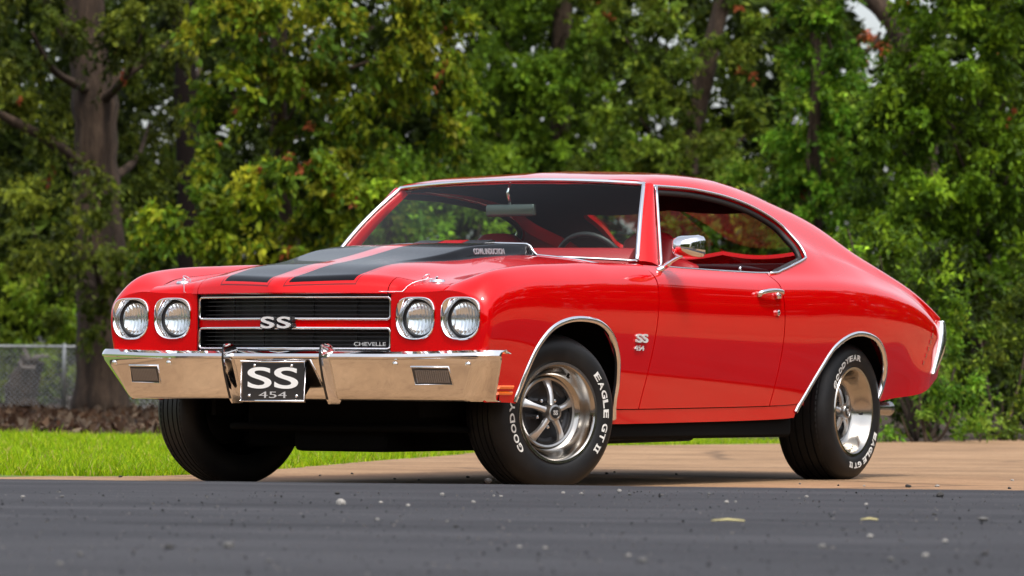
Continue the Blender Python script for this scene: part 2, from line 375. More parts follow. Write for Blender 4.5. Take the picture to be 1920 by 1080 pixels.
# --- tan drive
def drive_build(t, b):
    v = N(t, 'ShaderNodeTexCoord').outputs['Object']
    c1 = ramp(t, noise(t, .9, 6, .65, v), [(.28, (.18, .103, .050)), (.5, (.265, .158, .080)), (.75, (.34, .215, .118))])
    c2 = ramp(t, noise(t, 70, 4, .7, v), [(.28, (.62, .58, .55)), (.5, (1, 1, 1)), (.75, (1.25, 1.25, 1.25))])
    m = N(t, 'ShaderNodeMix', data_type='RGBA', blend_type='MULTIPLY'); m.inputs[0].default_value = 1; t.links.new(c1, m.inputs[6]); t.links.new(c2, m.inputs[7])
    c4_ = ramp(t, noise(t, 13, 7, .75, v), [(.30, (.50, .46, .42)), (.46, (.95, .93, .90)), (.58, (1.05, 1.04, 1.02)), (.72, (1.3, 1.28, 1.22))])
    m4_ = N(t, 'ShaderNodeMix', data_type='RGBA', blend_type='MULTIPLY'); m4_.inputs[0].default_value = .8; t.links.new(m.outputs[2], m4_.inputs[6]); t.links.new(c4_, m4_.inputs[7]); m = m4_
    vo = N(t, 'ShaderNodeTexVoronoi', feature='DISTANCE_TO_EDGE', Scale=.28); ds = N(t, 'ShaderNodeTexNoise', Scale=1.5, Detail=5.0); t.links.new(v, ds.inputs[0])
    mxv = N(t, 'ShaderNodeMix', data_type='RGBA'); mxv.inputs[0].default_value = .18; t.links.new(v, mxv.inputs[6]); t.links.new(ds.outputs['Color'], mxv.inputs[7]); t.links.new(mxv.outputs[2], vo.inputs['Vector'])
    cr = ramp(t, vo.outputs['Distance'], [(.0, (.35, .33, .32)), (.012, (1, 1, 1))])
    m2 = N(t, 'ShaderNodeMix', data_type='RGBA', blend_type='MULTIPLY'); m2.inputs[0].default_value = .8; t.links.new(m.outputs[2], m2.inputs[6]); t.links.new(cr, m2.inputs[7]); t.links.new(m2.outputs[2], b.inputs['Base Color'])
    bump(t, b, noise(t, 90, 4, .7, v), .35, .005)
DRIVE = mat('tan_drive', (.33, .22, .14), .9, build=drive_build)
g2 = lambda u, v: ground_at(u, v, 0)[:2]
kerb_pts = [ea+ed*-9-en*.06, ea+ed*-3-en*.10, g2(0, 894.5), g2(180, 893.5), g2(330, 891), g2(470, 883), g2(560, 876.5), g2(680, 866), g2(800, 857), g2(900, 848.5), g2(1010, 839), g2(1120, 835.5), g2(1280, 834), g2(1440, 832), g2(1560, 830), g2(1750, 827.5), g2(1920, 824), g2(2120, 820)]
kerb = smooth_poly(kerb_pts, 6, False)
kerb = [p+rng.normal(0, .012, 2) for p in kerb]
far_r = dr(36.5, 5.6); near_r = e_last
flat_poly('driveway', [tuple(p) for p in kerb]+[far_r[:2], tuple(near_r+en*.5), tuple(ea+ed*-9+en*.5)], 0., DRIVE)
sdDrive = poly_sd([tuple(p) for p in kerb]+[far_r[:2], tuple(near_r+en*.5), tuple(ea+ed*-9+en*.5)])

# --- vegetation helpers -------------------------------------------------
def leaf_mat(name, trans=.35, rough=.45):
    m = bpy.data.materials.new(name); m.use_nodes = True; t = m.node_tree; b = t.nodes['Principled BSDF']; b.inputs['Roughness'].default_value = rough; b.inputs['Specular IOR Level'].default_value = .10
    at_ = N(t, 'ShaderNodeAttribute', attribute_name='Col'); t.links.new(at_.outputs['Color'], b.inputs['Base Color'])
    tl = N(t, 'ShaderNodeBsdfTranslucent'); hs_ = N(t, 'ShaderNodeHueSaturation'); hs_.inputs['Value'].default_value = 1.5; hs_.inputs['Hue'].default_value = .485
    t.links.new(at_.outputs['Color'], hs_.inputs['Color']); t.links.new(hs_.outputs[0], tl.inputs[0]); mx = N(t, 'ShaderNodeMixShader'); mx.inputs[0].default_value = trans
    t.links.new(b.outputs[0], mx.inputs[1]); t.links.new(tl.outputs[0], mx.inputs[2]); t.links.new(mx.outputs[0], t.nodes['Material Output'].inputs[0]); MATS[name] = m; return m
LEAF = leaf_mat('foliage'); BLADE = leaf_mat('grass_blades', .4, .5)
def fast_mesh(name, V, loops, nper, cols, material, parent=None):
    """V (n,3), loops flat index array, nper verts per face, cols (n,3)"""
    me = bpy.data.meshes.new(name); nf = len(loops)//nper; me.vertices.add(len(V)); me.vertices.foreach_set('co', V.astype(np.float32).ravel())
    me.loops.add(len(loops)); me.loops.foreach_set('vertex_index', loops.astype(np.int32)); me.polygons.add(nf); me.polygons.foreach_set('loop_start', np.arange(nf, dtype=np.int32)*nper)
    me.update(calc_edges=True)
    ca = me.color_attributes.new('Col', 'FLOAT_COLOR', 'POINT'); c4 = np.ones((len(V), 4), np.float32); c4[:, :3] = cols; ca.data.foreach_set('color', c4.ravel())
    me.materials.append(material); o = bpy.data.objects.new(name, me); COL.objects.link(o)
    if parent is not None: attach(o, parent)
    return o
def unit(a): return a/(np.linalg.norm(a, axis=-1, keepdims=True)+1e-9)
def make_leaves(pos, dirs, L, W, cols):
    """diamond leaves with a fold along the midrib"""
    n = len(pos); side = unit(np.cross(dirs, rng.normal(0, 1, (n, 3)))); up = np.cross(side, dirs); L = L[:, None]; W = W[:, None]
    V = np.stack([pos, pos+dirs*L*.45+side*W+up*W*.35, pos+dirs*L, pos+dirs*L*.45-side*W+up*W*.35], 1)
    c = np.repeat(cols[:, None], 4, 1); b = np.arange(n)[:, None]*4; F = np.concatenate([b+[0, 1, 2], b+[0, 2, 3]], 1).reshape(-1)
    return V.reshape(-1, 3), F, c.reshape(-1, 3)
PAL = {
 'yellow_oak': ([(.135, .155, .015), (.100, .140, .015), (.175, .165, .020), (.062, .100, .013), (.045, .080, .012)], .014),
 'dark_oak': ([(.055, .080, .015), (.078, .108, .018), (.036, .056, .012), (.115, .135, .024)], .006),
 'soft_green': ([(.085, .135, .018), (.115, .165, .020), (.058, .100, .016), (.045, .08, .014)], .0),
 'ivy': ([(.060, .130, .016), (.095, .170, .022), (.040, .088, .013), (.13, .18, .03)], .004),
 'bright': ([(.090, .150, .016), (.130, .190, .020), (.058, .105, .014), (.040, .070, .012)], .002),
 'laurel': ([(.070, .145, .020), (.105, .190, .028), (.045, .100, .015), (.15, .22, .05)], .0),
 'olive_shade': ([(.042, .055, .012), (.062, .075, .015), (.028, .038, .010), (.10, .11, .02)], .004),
 'shade': ([(.030, .044, .010), (.042, .060, .013), (.020, .031, .008)], .0),  # leaf colours with the shade of the wood put in
 'far_light': ([(.12, .17, .022), (.085, .14, .018), (.16, .20, .03)], .0),
 'red_vine': ([(.20, .050, .030), (.26, .075, .045), (.13, .06, .03)], .0)}
def foliage(blobs, pal, leaf=.11, dens=1., droop=.7, clump_r=.30, nspray=14, nleaf=17, shell=.55):
    """blobs: (centre xyz, radii xyz). clumps of drooping sprays, more of them near the surface of each blob"""
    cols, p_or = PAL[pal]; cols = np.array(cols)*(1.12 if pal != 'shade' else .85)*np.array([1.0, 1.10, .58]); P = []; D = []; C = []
    for cen, rad in blobs:
        cen = np.array(cen); rad = np.array(rad); vol = rad[0]*rad[1]*rad[2]; area = (rad[0]*rad[2]+rad[0]*rad[1]+rad[1]*rad[2])*4.2
        k = max(3, int(dens*area*2.75)); q = unit(rng.normal(0, 1, (k, 3))); rr = shell+(1-shell)*rng.random(k)**.6; cc = cen+q*rad*rr[:, None]
        tint = np.exp(rng.normal(0, .36, k)); base = rng.integers(0, len(cols), k); csz = clump_r*np.exp(rng.normal(0, .25, k))
        ns = nspray; out = unit(q[:, None, :]*.8+rng.normal(0, .65, (k, ns, 3))+np.array([0, 0, .25])); L = csz[:, None]*(.6+.8*rng.random((k, ns)))
        t = (np.arange(nleaf)+.5)/nleaf; t = t[None, None, :, None]
        pos = cc[:, None, None, :]+out[:, :, None, :]*L[:, :, None, None]*t+np.array([0, 0, -1.])*droop*.55*L[:, :, None, None]*t**2+rng.normal(0, .018, (k, ns, nleaf, 3))
        dirs = unit(out[:, :, None, :]*.55+rng.normal(0, .55, (k, ns, nleaf, 3))+np.array([0, 0, -droop]))
        pick = np.where(rng.random((k, ns, nleaf)) < .6, base[:, None, None], rng.integers(0, len(cols), (k, ns, nleaf))); c = cols[pick]*tint[:, None, None, None]*np.exp(rng.normal(0, .22, (k, ns, nleaf)))[..., None]
        o_ = rng.random((k, ns)) < p_or; c = np.where(o_[:, :, None, None], np.array([.30, .085, .030]), c)
        P.append(pos.reshape(-1, 3)); D.append(dirs.reshape(-1, 3)); C.append(c.reshape(-1, 3))
    P = np.concatenate(P); D = np.concatenate(D); C = np.concatenate(C); n = len(P); L = leaf*.70*np.exp(rng.normal(0, .25, n)); return make_leaves(P, D, L, L*.24, C)
def bark_build(t, b):
    v = N(t, 'ShaderNodeTexCoord').outputs['Object']; f = noise(t, 7, 8, .7, v, (1, 1, .22))
    t.links.new(ramp(t, f, [(.3, (.014, .008, .005)), (.5, (.050, .030, .018)), (.72, (.125, .080, .052))]), b.inputs['Base Color']); bump(t, b, f, 1., .09)
BARK = mat('bark', (.06, .045, .035), .95, build=bark_build)
SHADE_BARK = mat('shaded_bark', (.010, .007, .006), .95, spec=.1)  # copy of the bark with deep shade put into its colour
def limb(mb, pts, r0, r1, n=12, rough=.06):
    P = smooth_poly(pts, 5, False); m = len(P); rs = [(r0+(r1-r0)*k/(m-1))*(1+rng.normal(0, rough)) for k in range(m)]; mb.tube(P, rs, n); return mb
def px_blob(u, v, d, ru, rv, rdm):
    """ellipsoid round photo pixel (u, v) at depth d; ru, rv in photo pixels at that depth, rdm in metres"""
    k = d/FPX; return (at(u, v, d), (ru*k*.5+rdm*.5, ru*k*.5+rdm*.5, rv*k))
def tree(name, label, pal, trunk_pts, r0, r1, blobs, group=None, limbs=True, extra=None, **kw):
    base = np.array(trunk_pts[0]); root = empty(name, tuple(base), label, 'tree', group)
    mb = MB(); limb(mb, trunk_pts, r0, r1, 14)
    mb.build('trunk', SHADE_BARK if name == 'shaded_tree' else BARK, root, True)
    if limbs:
        tp = smooth_poly(trunk_pts, 6, False)
        for cen, rad in blobs[:7]:
            cands = [p for p in tp if p[2] < cen[2]+.1] or [tp[0]]; a = min(cands, key=lambda p: np.linalg.norm(p-np.array(cen)+np.array([0, 0, .8]))); c = np.array(cen)
            mid = a*.5+c*.5+np.array([rng.normal(0, .12), rng.normal(0, .12), -.12]); q = MB(); limb(q, [a, mid, c], max(.03, r1*.45), .012, 8); q.build('limb', BARK, root, True)
    V, F, C = foliage(blobs, pal, **kw); fast_mesh('crown', V, F, 3, C, LEAF, root)
    return root
def gz(d, r=0.): return -.03+float(rise(d, r))
def ground_uv(u, d): r = (u-960)*d/FPX; p = dr(d, r); return np.array([p[0], p[1], gz(d, r)])
def upper(u, d, z, rm, rz): p = ground_uv(u, d); return ((p[0], p[1], z), (rm, rm, rz))

# --- trees in view ------------------------------------------------------
d = 56; b0 = ground_uv(190, d)
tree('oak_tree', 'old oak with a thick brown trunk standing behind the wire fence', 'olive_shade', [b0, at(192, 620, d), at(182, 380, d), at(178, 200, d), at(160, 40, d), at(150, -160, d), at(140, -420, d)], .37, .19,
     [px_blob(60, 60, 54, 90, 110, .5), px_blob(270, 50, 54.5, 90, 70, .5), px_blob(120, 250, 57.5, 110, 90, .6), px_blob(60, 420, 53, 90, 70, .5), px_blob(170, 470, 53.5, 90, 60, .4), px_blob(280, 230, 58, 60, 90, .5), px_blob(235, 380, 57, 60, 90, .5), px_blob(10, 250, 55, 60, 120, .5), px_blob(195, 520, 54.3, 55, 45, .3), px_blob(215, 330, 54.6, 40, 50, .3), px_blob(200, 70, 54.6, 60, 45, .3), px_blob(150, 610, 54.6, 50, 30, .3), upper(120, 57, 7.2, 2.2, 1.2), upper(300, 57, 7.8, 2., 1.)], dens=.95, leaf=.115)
for a, m_, b_, r_ in (((165, 320, 56), (90, 262, 55.4), (-40, 195, 54.8), .10), ((190, 170, 56), (250, 130, 56), (350, 60, 56), .09), ((178, 100, 56), (120, 60, 55.6), (60, -60, 55), .09)):
    q = MB(); limb(q, [at(*a), at(*m_), at(*b_)], r_, r_*.45, 10); q.build('limb', BARK, bpy.data.objects['oak_tree'], True)
b0 = ground_uv(352, 62)
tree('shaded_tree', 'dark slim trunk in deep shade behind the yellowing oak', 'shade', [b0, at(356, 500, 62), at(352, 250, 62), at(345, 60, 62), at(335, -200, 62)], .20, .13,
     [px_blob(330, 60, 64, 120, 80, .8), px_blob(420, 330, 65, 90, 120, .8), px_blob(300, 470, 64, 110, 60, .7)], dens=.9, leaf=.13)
d = 49
tree('yellowing_oak', 'leafy oak with yellowing drooping boughs over the red bonnet', 'yellow_oak', [ground_uv(540, 51), at(545, 520, 51), at(530, 330, 50.5), at(520, 120, 50), at(540, -150, 50), at(560, -400, 50)], .15, .06,
     [px_blob(430, 60, d, 85, 90, .5), px_blob(560, 60, d, 110, 90, .6), px_blob(700, 50, d, 110, 80, .6), px_blob(830, 60, d+.5, 70, 80, .5), px_blob(430, 170, d, 70, 50, .4), px_blob(560, 190, d+.3, 110, 70, .5), px_blob(700, 190, d+.3, 110, 80, .5), px_blob(810, 200, d+.6, 70, 70, .5),
      px_blob(530, 330, d-.6, 110, 70, .5), px_blob(660, 350, d-.4, 100, 70, .5), px_blob(450, 430, d-.8, 80, 60, .5), px_blob(330, 400, d-1, 90, 45, .5), px_blob(300, 460, d-1, 80, 35, .4), px_blob(580, 440, d-.8, 110, 50, .5), px_blob(720, 430, d-.4, 80, 60, .5), px_blob(420, 300, d-.3, 60, 40, .3), upper(600, 50, 6.2, 2., .8)], dens=1.15, leaf=.125, droop=.95, clump_r=.27)
tree('soft_green_tree', 'soft mid green tree rising behind the car roof', 'soft_green', [ground_uv(1060, 67), at(1062, 520, 67), at(1050, 250, 67), at(1060, -100, 67), at(1075, -350, 67)], .2, .1,
     [px_blob(950, 80, 66, 90, 110, .8), px_blob(1060, 60, 66, 110, 100, .8), px_blob(930, 250, 66, 90, 90, .8), px_blob(1050, 200, 66, 110, 90, .8), px_blob(860, 330, 65, 90, 70, .8), px_blob(990, 340, 65.5, 100, 70, .8), px_blob(1120, 330, 66, 90, 90, .8), upper(1000, 67, 7.5, 1.8, 1.)], dens=1.2, leaf=.12, droop=.35, clump_r=.32)
tree('dark_oak_tree', 'dark green oak with bright sky showing through gaps in its crown', 'dark_oak', [ground_uv(1270, 60), at(1275, 520, 60), at(1290, 300, 60), at(1330, 100, 60), at(1380, -100, 60), at(1400, -300, 60)], .2, .09,
     [px_blob(1170, 70, 59, 80, 80, .5), px_blob(1250, 90, 59, 70, 80, .5), px_blob(1200, 220, 59, 90, 60, .5), px_blob(1310, 230, 59.5, 70, 60, .4), px_blob(1270, 320, 58.5, 100, 50, .5), px_blob(1400, 250, 59, 70, 70, .5), px_blob(1360, 60, 60, 60, 50, .4), px_blob(1420, 110, 60, 50, 70, .4), px_blob(1160, 320, 58.5, 80, 50, .5), px_blob(1400, 380, 58, 60, 60, .5), upper(1280, 61, 7.0, 1.3, .7)], dens=1.1, leaf=.115, droop=.5)
d = 52
tree('ivy_clad_tree', 'upright tree clothed in bright green climbing leaves to the ground', 'ivy', [ground_uv(1532, d), at(1530, 600, d), at(1528, 300, d), at(1530, 0, d), at(1535, -300, d)], .09, .06,
     [px_blob(1530, 20, d, 75, 70, .35), px_blob(1535, 120, d, 85, 70, .35), px_blob(1520, 220, d, 85, 70, .35), px_blob(1530, 310, d, 80, 60, .35), px_blob(1500, 380, d, 75, 60, .35), px_blob(1540, 400, d, 75, 60, .35), px_blob(1460, 330, d+.4, 60, 60, .35), px_blob(1560, 500, d, 90, 80, .4), px_blob(1535, -90, d, 80, 70, .4)], dens=2.0, leaf=.10, droop=.45, clump_r=.22, shell=.3)
d = 44
tree('leafy_tree', 'broad bright green tree with feathery boughs beside the drive', 'bright', [ground_uv(1835, d+.6), at(1840, 600, d+.6), at(1850, 300, d+.6), at(1850, 60, d+.6), at(1855, -200, d+.6)], .10, .05,
     [px_blob(1700, 150, d, 90, 70, .5), px_blob(1800, 120, d, 100, 90, .5), px_blob(1900, 170, d, 90, 110, .5), px_blob(1680, 260, d, 80, 70, .5), px_blob(1790, 270, d, 100, 90, .5), px_blob(1890, 330, d, 80, 90, .5), px_blob(1720, 370, d, 90, 60, .5), px_blob(1830, 420, d, 90, 80, .5), px_blob(1760, 20, d+.5, 70, 80, .5), px_blob(1900, 20, d+.5, 70, 80, .5), px_blob(1910, 480, d, 70, 80, .5), px_blob(1760, 470, d, 80, 70, .5), px_blob(1650, 420, d+1, 70, 70, .5), px_blob(1840, 540, d, 90, 70, .5), upper(1850, d, 5.4, 1.2, .7)], dens=1.7, leaf=.105, droop=.75, clump_r=.25, shell=.4)
# broken trunk with a red creeper
dd_ = 55; rt = empty('broken_trunk', tuple(ground_uv(1760, dd_)), 'bare brown leaning trunk with red creeper leaves, broken bark showing', 'tree')
q = MB(); limb(q, [ground_uv(1760, dd_), at(1745, 400, dd_), at(1715, 150, dd_), at(1690, 70, dd_), at(1655, 15, dd_), at(1590, -30, dd_), at(1500, -70, dd_)], .16, .13, 12, .05); q.build('trunk', BARK, rt, True)
V, F, C = foliage([px_blob(1640, 90, dd_+.5, 40, 55, .2), px_blob(1660, 60, dd_+.6, 40, 30, .2), px_blob(1865, 80, dd_+.5, 30, 40, .2)], 'red_vine', dens=.8, leaf=.09, clump_r=.16, nspray=6, nleaf=8); fast_mesh('creeper', V, F, 3, C, LEAF, rt)
for (u0, v0, u1, v1) in ((1690, 75, 1640, 130), (1700, 100, 1740, 20), (1650, 60, 1620, 100)): q = MB(); limb(q, [at(u0, v0, dd_), at((u0+u1)/2+6, (v0+v1)/2, dd_), at(u1, v1, dd_)], .03, .012, 7); q.build('twig', BARK, rt, True)
# leaning stump by the fence
b0 = ground_uv(45, 60); st = empty('leaning_stump', tuple(b0), 'short dark leaning stump with pale curled stubs behind the wire fence', 'stump')
q = MB(); limb(q, [b0+(0, 0, -.1), at(38, 740, 60), at(52, 700, 60), at(62, 672, 60)], .26, .17, 12, .05); q.build('stump', BARK, st, True)
PALE = mat('pale_bark', (.22, .18, .15), .9)
for pts in (((62, 672), (78, 668), (92, 668)), ((55, 675), (48, 660), (44, 652)), ((66, 690), (42, 688), (38, 676))): q = MB(); limb(q, [at(u, v, 59.7) for u, v in pts], .035, .018, 8); q.build('stub', PALE, st, True)

# --- shrubs along the drive and the verge
def shrub(name, label, pal, blobs, base_uvd, group=None, **kw):
    p = ground_uv(*base_uvd); root = empty(name, tuple(p), label, 'shrub', group); q = MB()
    for c, r in blobs[:4]: limb(q, [p, p*.4+np.array(c)*.6+(0, 0, -.1), np.array(c)], .02, .006, 6)
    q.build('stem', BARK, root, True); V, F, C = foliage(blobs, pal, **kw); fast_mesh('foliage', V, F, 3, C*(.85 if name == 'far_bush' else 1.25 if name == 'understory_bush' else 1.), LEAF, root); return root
kw = dict(dens=2.8, leaf=.075, droop=.55, clump_r=.17, nspray=9, nleaf=11)
shrub('laurel_bush', 'glossy leaved bush on the drive edge just behind the rear bumper', 'laurel', [px_blob(1720, 690, 34.5, 70, 70, .25), px_blob(1790, 760, 34.3, 60, 60, .25), px_blob(1690, 780, 34.3, 60, 50, .2), px_blob(1790, 690, 35, 50, 60, .2)], (1740, 34.5), **kw)
shrub('sapling', 'tall bright green sapling showing above the red boot', 'bright', [px_blob(1650, 480, 37, 70, 60, .25), px_blob(1740, 560, 37, 80, 70, .3), px_blob(1700, 640, 36.5, 80, 60, .3), px_blob(1590, 430, 37.5, 40, 50, .2), px_blob(1800, 620, 36.5, 60, 70, .25)], (1720, 37), **{**kw, 'dens': 2.2})
shrub('low_hedge', 'dark low hedge at the far edge of the tan drive', 'dark_oak', [px_blob(1880, 740, 36, 80, 80, .3), px_blob(1840, 640, 36.8, 70, 80, .3), px_blob(1930, 620, 36.5, 70, 90, .3), px_blob(1960, 780, 36, 60, 50, .3)], (1880, 36), **{**kw, 'dens': 2.0})
shrub('shade_hedge', 'hedge with shade put into its dark leaf colour, filling the gap behind the glossy bush', 'shade', [px_blob(u, v, 39.5, 75, 60, .35) for u in (1580, 1680, 1780, 1880, 1960) for v in (520, 610, 700, 785)], (1760, 39.5), **{**kw, 'dens': 1.2, 'leaf': .10, 'clump_r': .22})  # dark backing added behind the bushes, shade put into its leaves
shrub('shade_bramble', 'dark bramble added as shadow along the foot of the wire fence', 'olive_shade', [px_blob(u, v, 61, 55, 40, .4) for u in (10, 110, 230, 320, 420) for v in (700, 760)], (200, 61), **{**kw, 'dens': .7, 'leaf': .10, 'clump_r': .22})  # added to stand in for shadow at the fence foot
shrub('sedge_clump', 'small bright green clump at the foot of the dark hedge', 'laurel', [px_blob(1840, 812, 35, 40, 16, .15), px_blob(1805, 808, 35.2, 25, 16, .12)], (1825, 35), dens=2.5, leaf=.07, droop=-.4, clump_r=.09, nspray=8, nleaf=7)
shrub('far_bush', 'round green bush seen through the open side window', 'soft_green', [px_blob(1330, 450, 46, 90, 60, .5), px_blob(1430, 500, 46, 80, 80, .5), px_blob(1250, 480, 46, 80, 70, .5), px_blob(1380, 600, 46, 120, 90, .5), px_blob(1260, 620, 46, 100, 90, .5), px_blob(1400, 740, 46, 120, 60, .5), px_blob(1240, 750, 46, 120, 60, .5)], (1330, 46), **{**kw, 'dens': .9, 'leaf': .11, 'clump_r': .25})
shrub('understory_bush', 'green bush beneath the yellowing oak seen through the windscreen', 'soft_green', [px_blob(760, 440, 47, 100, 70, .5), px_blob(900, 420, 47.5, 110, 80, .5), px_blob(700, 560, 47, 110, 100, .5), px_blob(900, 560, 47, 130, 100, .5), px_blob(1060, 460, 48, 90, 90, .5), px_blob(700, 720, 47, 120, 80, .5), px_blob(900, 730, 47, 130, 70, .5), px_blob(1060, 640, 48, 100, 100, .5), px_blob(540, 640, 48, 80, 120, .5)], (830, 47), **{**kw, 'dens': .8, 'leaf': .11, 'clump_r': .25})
# --- the wood behind: one dark mass with gaps, and a sunlit thicket beyond the fence
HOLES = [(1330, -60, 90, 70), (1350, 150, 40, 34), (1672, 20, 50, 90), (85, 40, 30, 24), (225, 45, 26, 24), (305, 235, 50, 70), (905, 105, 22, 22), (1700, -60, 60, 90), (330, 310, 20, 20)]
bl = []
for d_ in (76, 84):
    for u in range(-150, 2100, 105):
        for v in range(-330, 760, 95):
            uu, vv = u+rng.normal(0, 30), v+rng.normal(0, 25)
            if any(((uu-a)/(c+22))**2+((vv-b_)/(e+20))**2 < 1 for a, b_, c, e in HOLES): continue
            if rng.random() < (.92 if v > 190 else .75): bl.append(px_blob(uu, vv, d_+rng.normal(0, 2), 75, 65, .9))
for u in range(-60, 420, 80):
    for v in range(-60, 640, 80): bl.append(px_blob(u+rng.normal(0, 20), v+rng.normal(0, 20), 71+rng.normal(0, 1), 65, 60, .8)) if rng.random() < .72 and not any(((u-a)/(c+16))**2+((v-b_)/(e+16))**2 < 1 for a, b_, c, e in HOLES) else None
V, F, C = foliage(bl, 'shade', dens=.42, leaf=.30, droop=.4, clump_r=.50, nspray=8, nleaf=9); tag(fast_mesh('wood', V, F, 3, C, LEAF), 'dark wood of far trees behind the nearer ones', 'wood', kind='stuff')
V, F, C = foliage([px_blob(20, 580, 68, 70, 60, .7), px_blob(100, 560, 69, 60, 60, .7), px_blob(30, 690, 68, 90, 40, .6), px_blob(110, 660, 68, 60, 60, .6), px_blob(240, 640, 69, 60, 80, .6), px_blob(260, 740, 66, 50, 40, .4)], 'far_light', dens=.8, leaf=.13, clump_r=.3); tag(fast_mesh('thicket', V, F, 3, C, LEAF), 'sunlit green thicket beyond the wire fence', 'thicket', kind='stuff')
# --- the wood across the field behind the camera (seen only in the paintwork)
bl = []
for k in range(130):
    r_ = -90+150*k/129; dd0 = -48+rng.normal(0, 3); p = dr(dd0, r_); bl.append(((p[0], p[1], 2.2+rng.random()*2), (2.4, 2.4, 2.8)));  bl.append(((p[0]+rng.normal(0, 1), p[1]+rng.normal(0, 1), 6.0+rng.random()*2), (2.2, 2.2, 2.5)))
V, F, C = foliage(bl, 'yellow_oak', dens=.06, leaf=1.0, droop=.3, clump_r=1.3, nspray=6, nleaf=6); tag(fast_mesh('far_wood', V, F, 3, C, LEAF), 'line of yellowing trees across the dry field', 'wood', kind='stuff')
bl = []  # trees out of view on the right, added for the side reflections
for k in range(60):
    q_ = k/59; p = dr(-12+105*q_+rng.normal(0, 1), 41+rng.normal(0, 1.5)+8*q_)
    for z_, rr_ in ((1.8, 2.2), (5.2, 2.6), (9., 2.6), (12.5, 2.2)): bl.append(((p[0]+rng.normal(0, 1), p[1]+rng.normal(0, 1), z_+rng.random()), (rr_, rr_, rr_)))
V, F, C = foliage(bl, 'dark_oak', dens=.055, leaf=.9, droop=.3, clump_r=1.2, nspray=7, nleaf=7); tag(fast_mesh('reflection_wood', V, F, 3, C, LEAF), 'unseen tall dark green trees added for reflections beyond the dry meadow', 'wood', kind='stuff')
# --- lawn
def lawn_build(t, b):
    v = N(t, 'ShaderNodeTexCoord').outputs['Object']; t.links.new(ramp(t, noise(t, 2, 6, .7, v), [(.3, (.055, .095, .012)), (.6, (.11, .16, .018)), (.8, (.15, .16, .04))]), b.inputs['Base Color'])
lawn_pts = [tuple(p) for p in kerb[6:]]+[dr(39, 8)[:2], dr(39.4, -1)[:2], dr(38.8, -4)[:2], dr(39.2, -9)[:2], tuple(ea+ed*-9-en*.1)]
lawn_pts = [tuple(ea+ed*-9-en*.06), tuple(ea+ed*-3-en*.1)]+[tuple(p) for p in kerb[12:96]]+[dr(34.6, 3.2)[:2], dr(34.9, -1)[:2], dr(34.4, -4)[:2], dr(34.8, -9)[:2]]
flat_poly('lawn', lawn_pts, -.006, mat('lawn_soil', (.1, .14, .02), .95, build=lawn_build))
sdL = poly_sd(lawn_pts)
def blades(n, dlo, dhi, h, wd):
    d_ = dlo+(dhi-dlo)*rng.random(n)**1.15; u = -160+1800*rng.random(n); r_ = (u-960)*d_/FPX; xy = CAM[:2]+d_[:, None]*FH+r_[:, None]*RH
    sdv = sdL(xy[:, 0], xy[:, 1]); keep = sdv+rng.normal(0, .02, n) > 0; xy = xy[keep]; m = len(xy); H = h*np.exp(rng.normal(0, .35, m)); a = rng.random(m)*6.283
    patch = .5+.5*np.sin(xy[:, 0]*1.3+np.sin(xy[:, 1]*.9)*2); H *= .75+.5*patch
    lean = rng.normal(0, .45, (m, 2)); b_ = np.concatenate([xy, np.full((m, 1), -.008)], 1); sx = np.stack([np.cos(a), np.sin(a), 0*a], 1)*wd*(.7+.6*rng.random(m))[:, None]; tip = b_+np.concatenate([lean*H[:, None], H[:, None]], 1); midp = b_*.5+tip*.5+np.array([0, 0, 1])*H[:, None]*.12
    V = np.stack([b_-sx, b_+sx, midp+sx*.8, tip, midp-sx*.8], 1).reshape(-1, 3); k = np.arange(m)[:, None]*5; F = np.concatenate([k+[0, 1, 2], k+[0, 2, 4], k+[4, 2, 3]], 1).reshape(-1)
    pc = np.array([(.20, .33, .006), (.26, .39, .008), (.13, .25, .005), (.35, .41, .02), (.40, .34, .10)]); pi = rng.choice(5, m, p=[.32, .3, .2, .13, .05]); c = pc[pi]*np.exp(rng.normal(0, .18, m))[:, None]; return V, F, np.repeat(c[:, None], 5, 1).reshape(-1, 3)
V, F, C = blades(190000, 20, 39.5, .036, .0030); tag(fast_mesh('grass', V, F, 3, C, BLADE), 'bright short grass of the lawn beside the drive', 'grass', kind='stuff')
# --- fallen leaves and twigs on the bank
n = 9000; d_ = 34.2+26*rng.random(n); u = -150+900*rng.random(n); r_ = (u-960)*d_/FPX; xy = CAM[:2]+d_[:, None]*FH+r_[:, None]*RH; z_ = -.02+rise(d_, r_)+.03*rng.random(n); P = np.concatenate([xy, z_[:, None]], 1); D = unit(rng.normal(0, 1, (n, 3))*np.array([1, 1, .5]))
pc = np.array([(.16, .085, .045), (.24, .15, .09), (.09, .05, .03), (.30, .22, .15)]); V, F, C = make_leaves(P, D, .10+.06*rng.random(n), .03+.015*rng.random(n), pc[rng.integers(0, 4, n)]*.42*np.exp(rng.normal(0, .25, n))[:, None]); tag(fast_mesh('fallen_leaves', V, F, 3, C, LEAF), 'brown fallen leaves on the bank by the fence', 'leaves', kind='stuff')
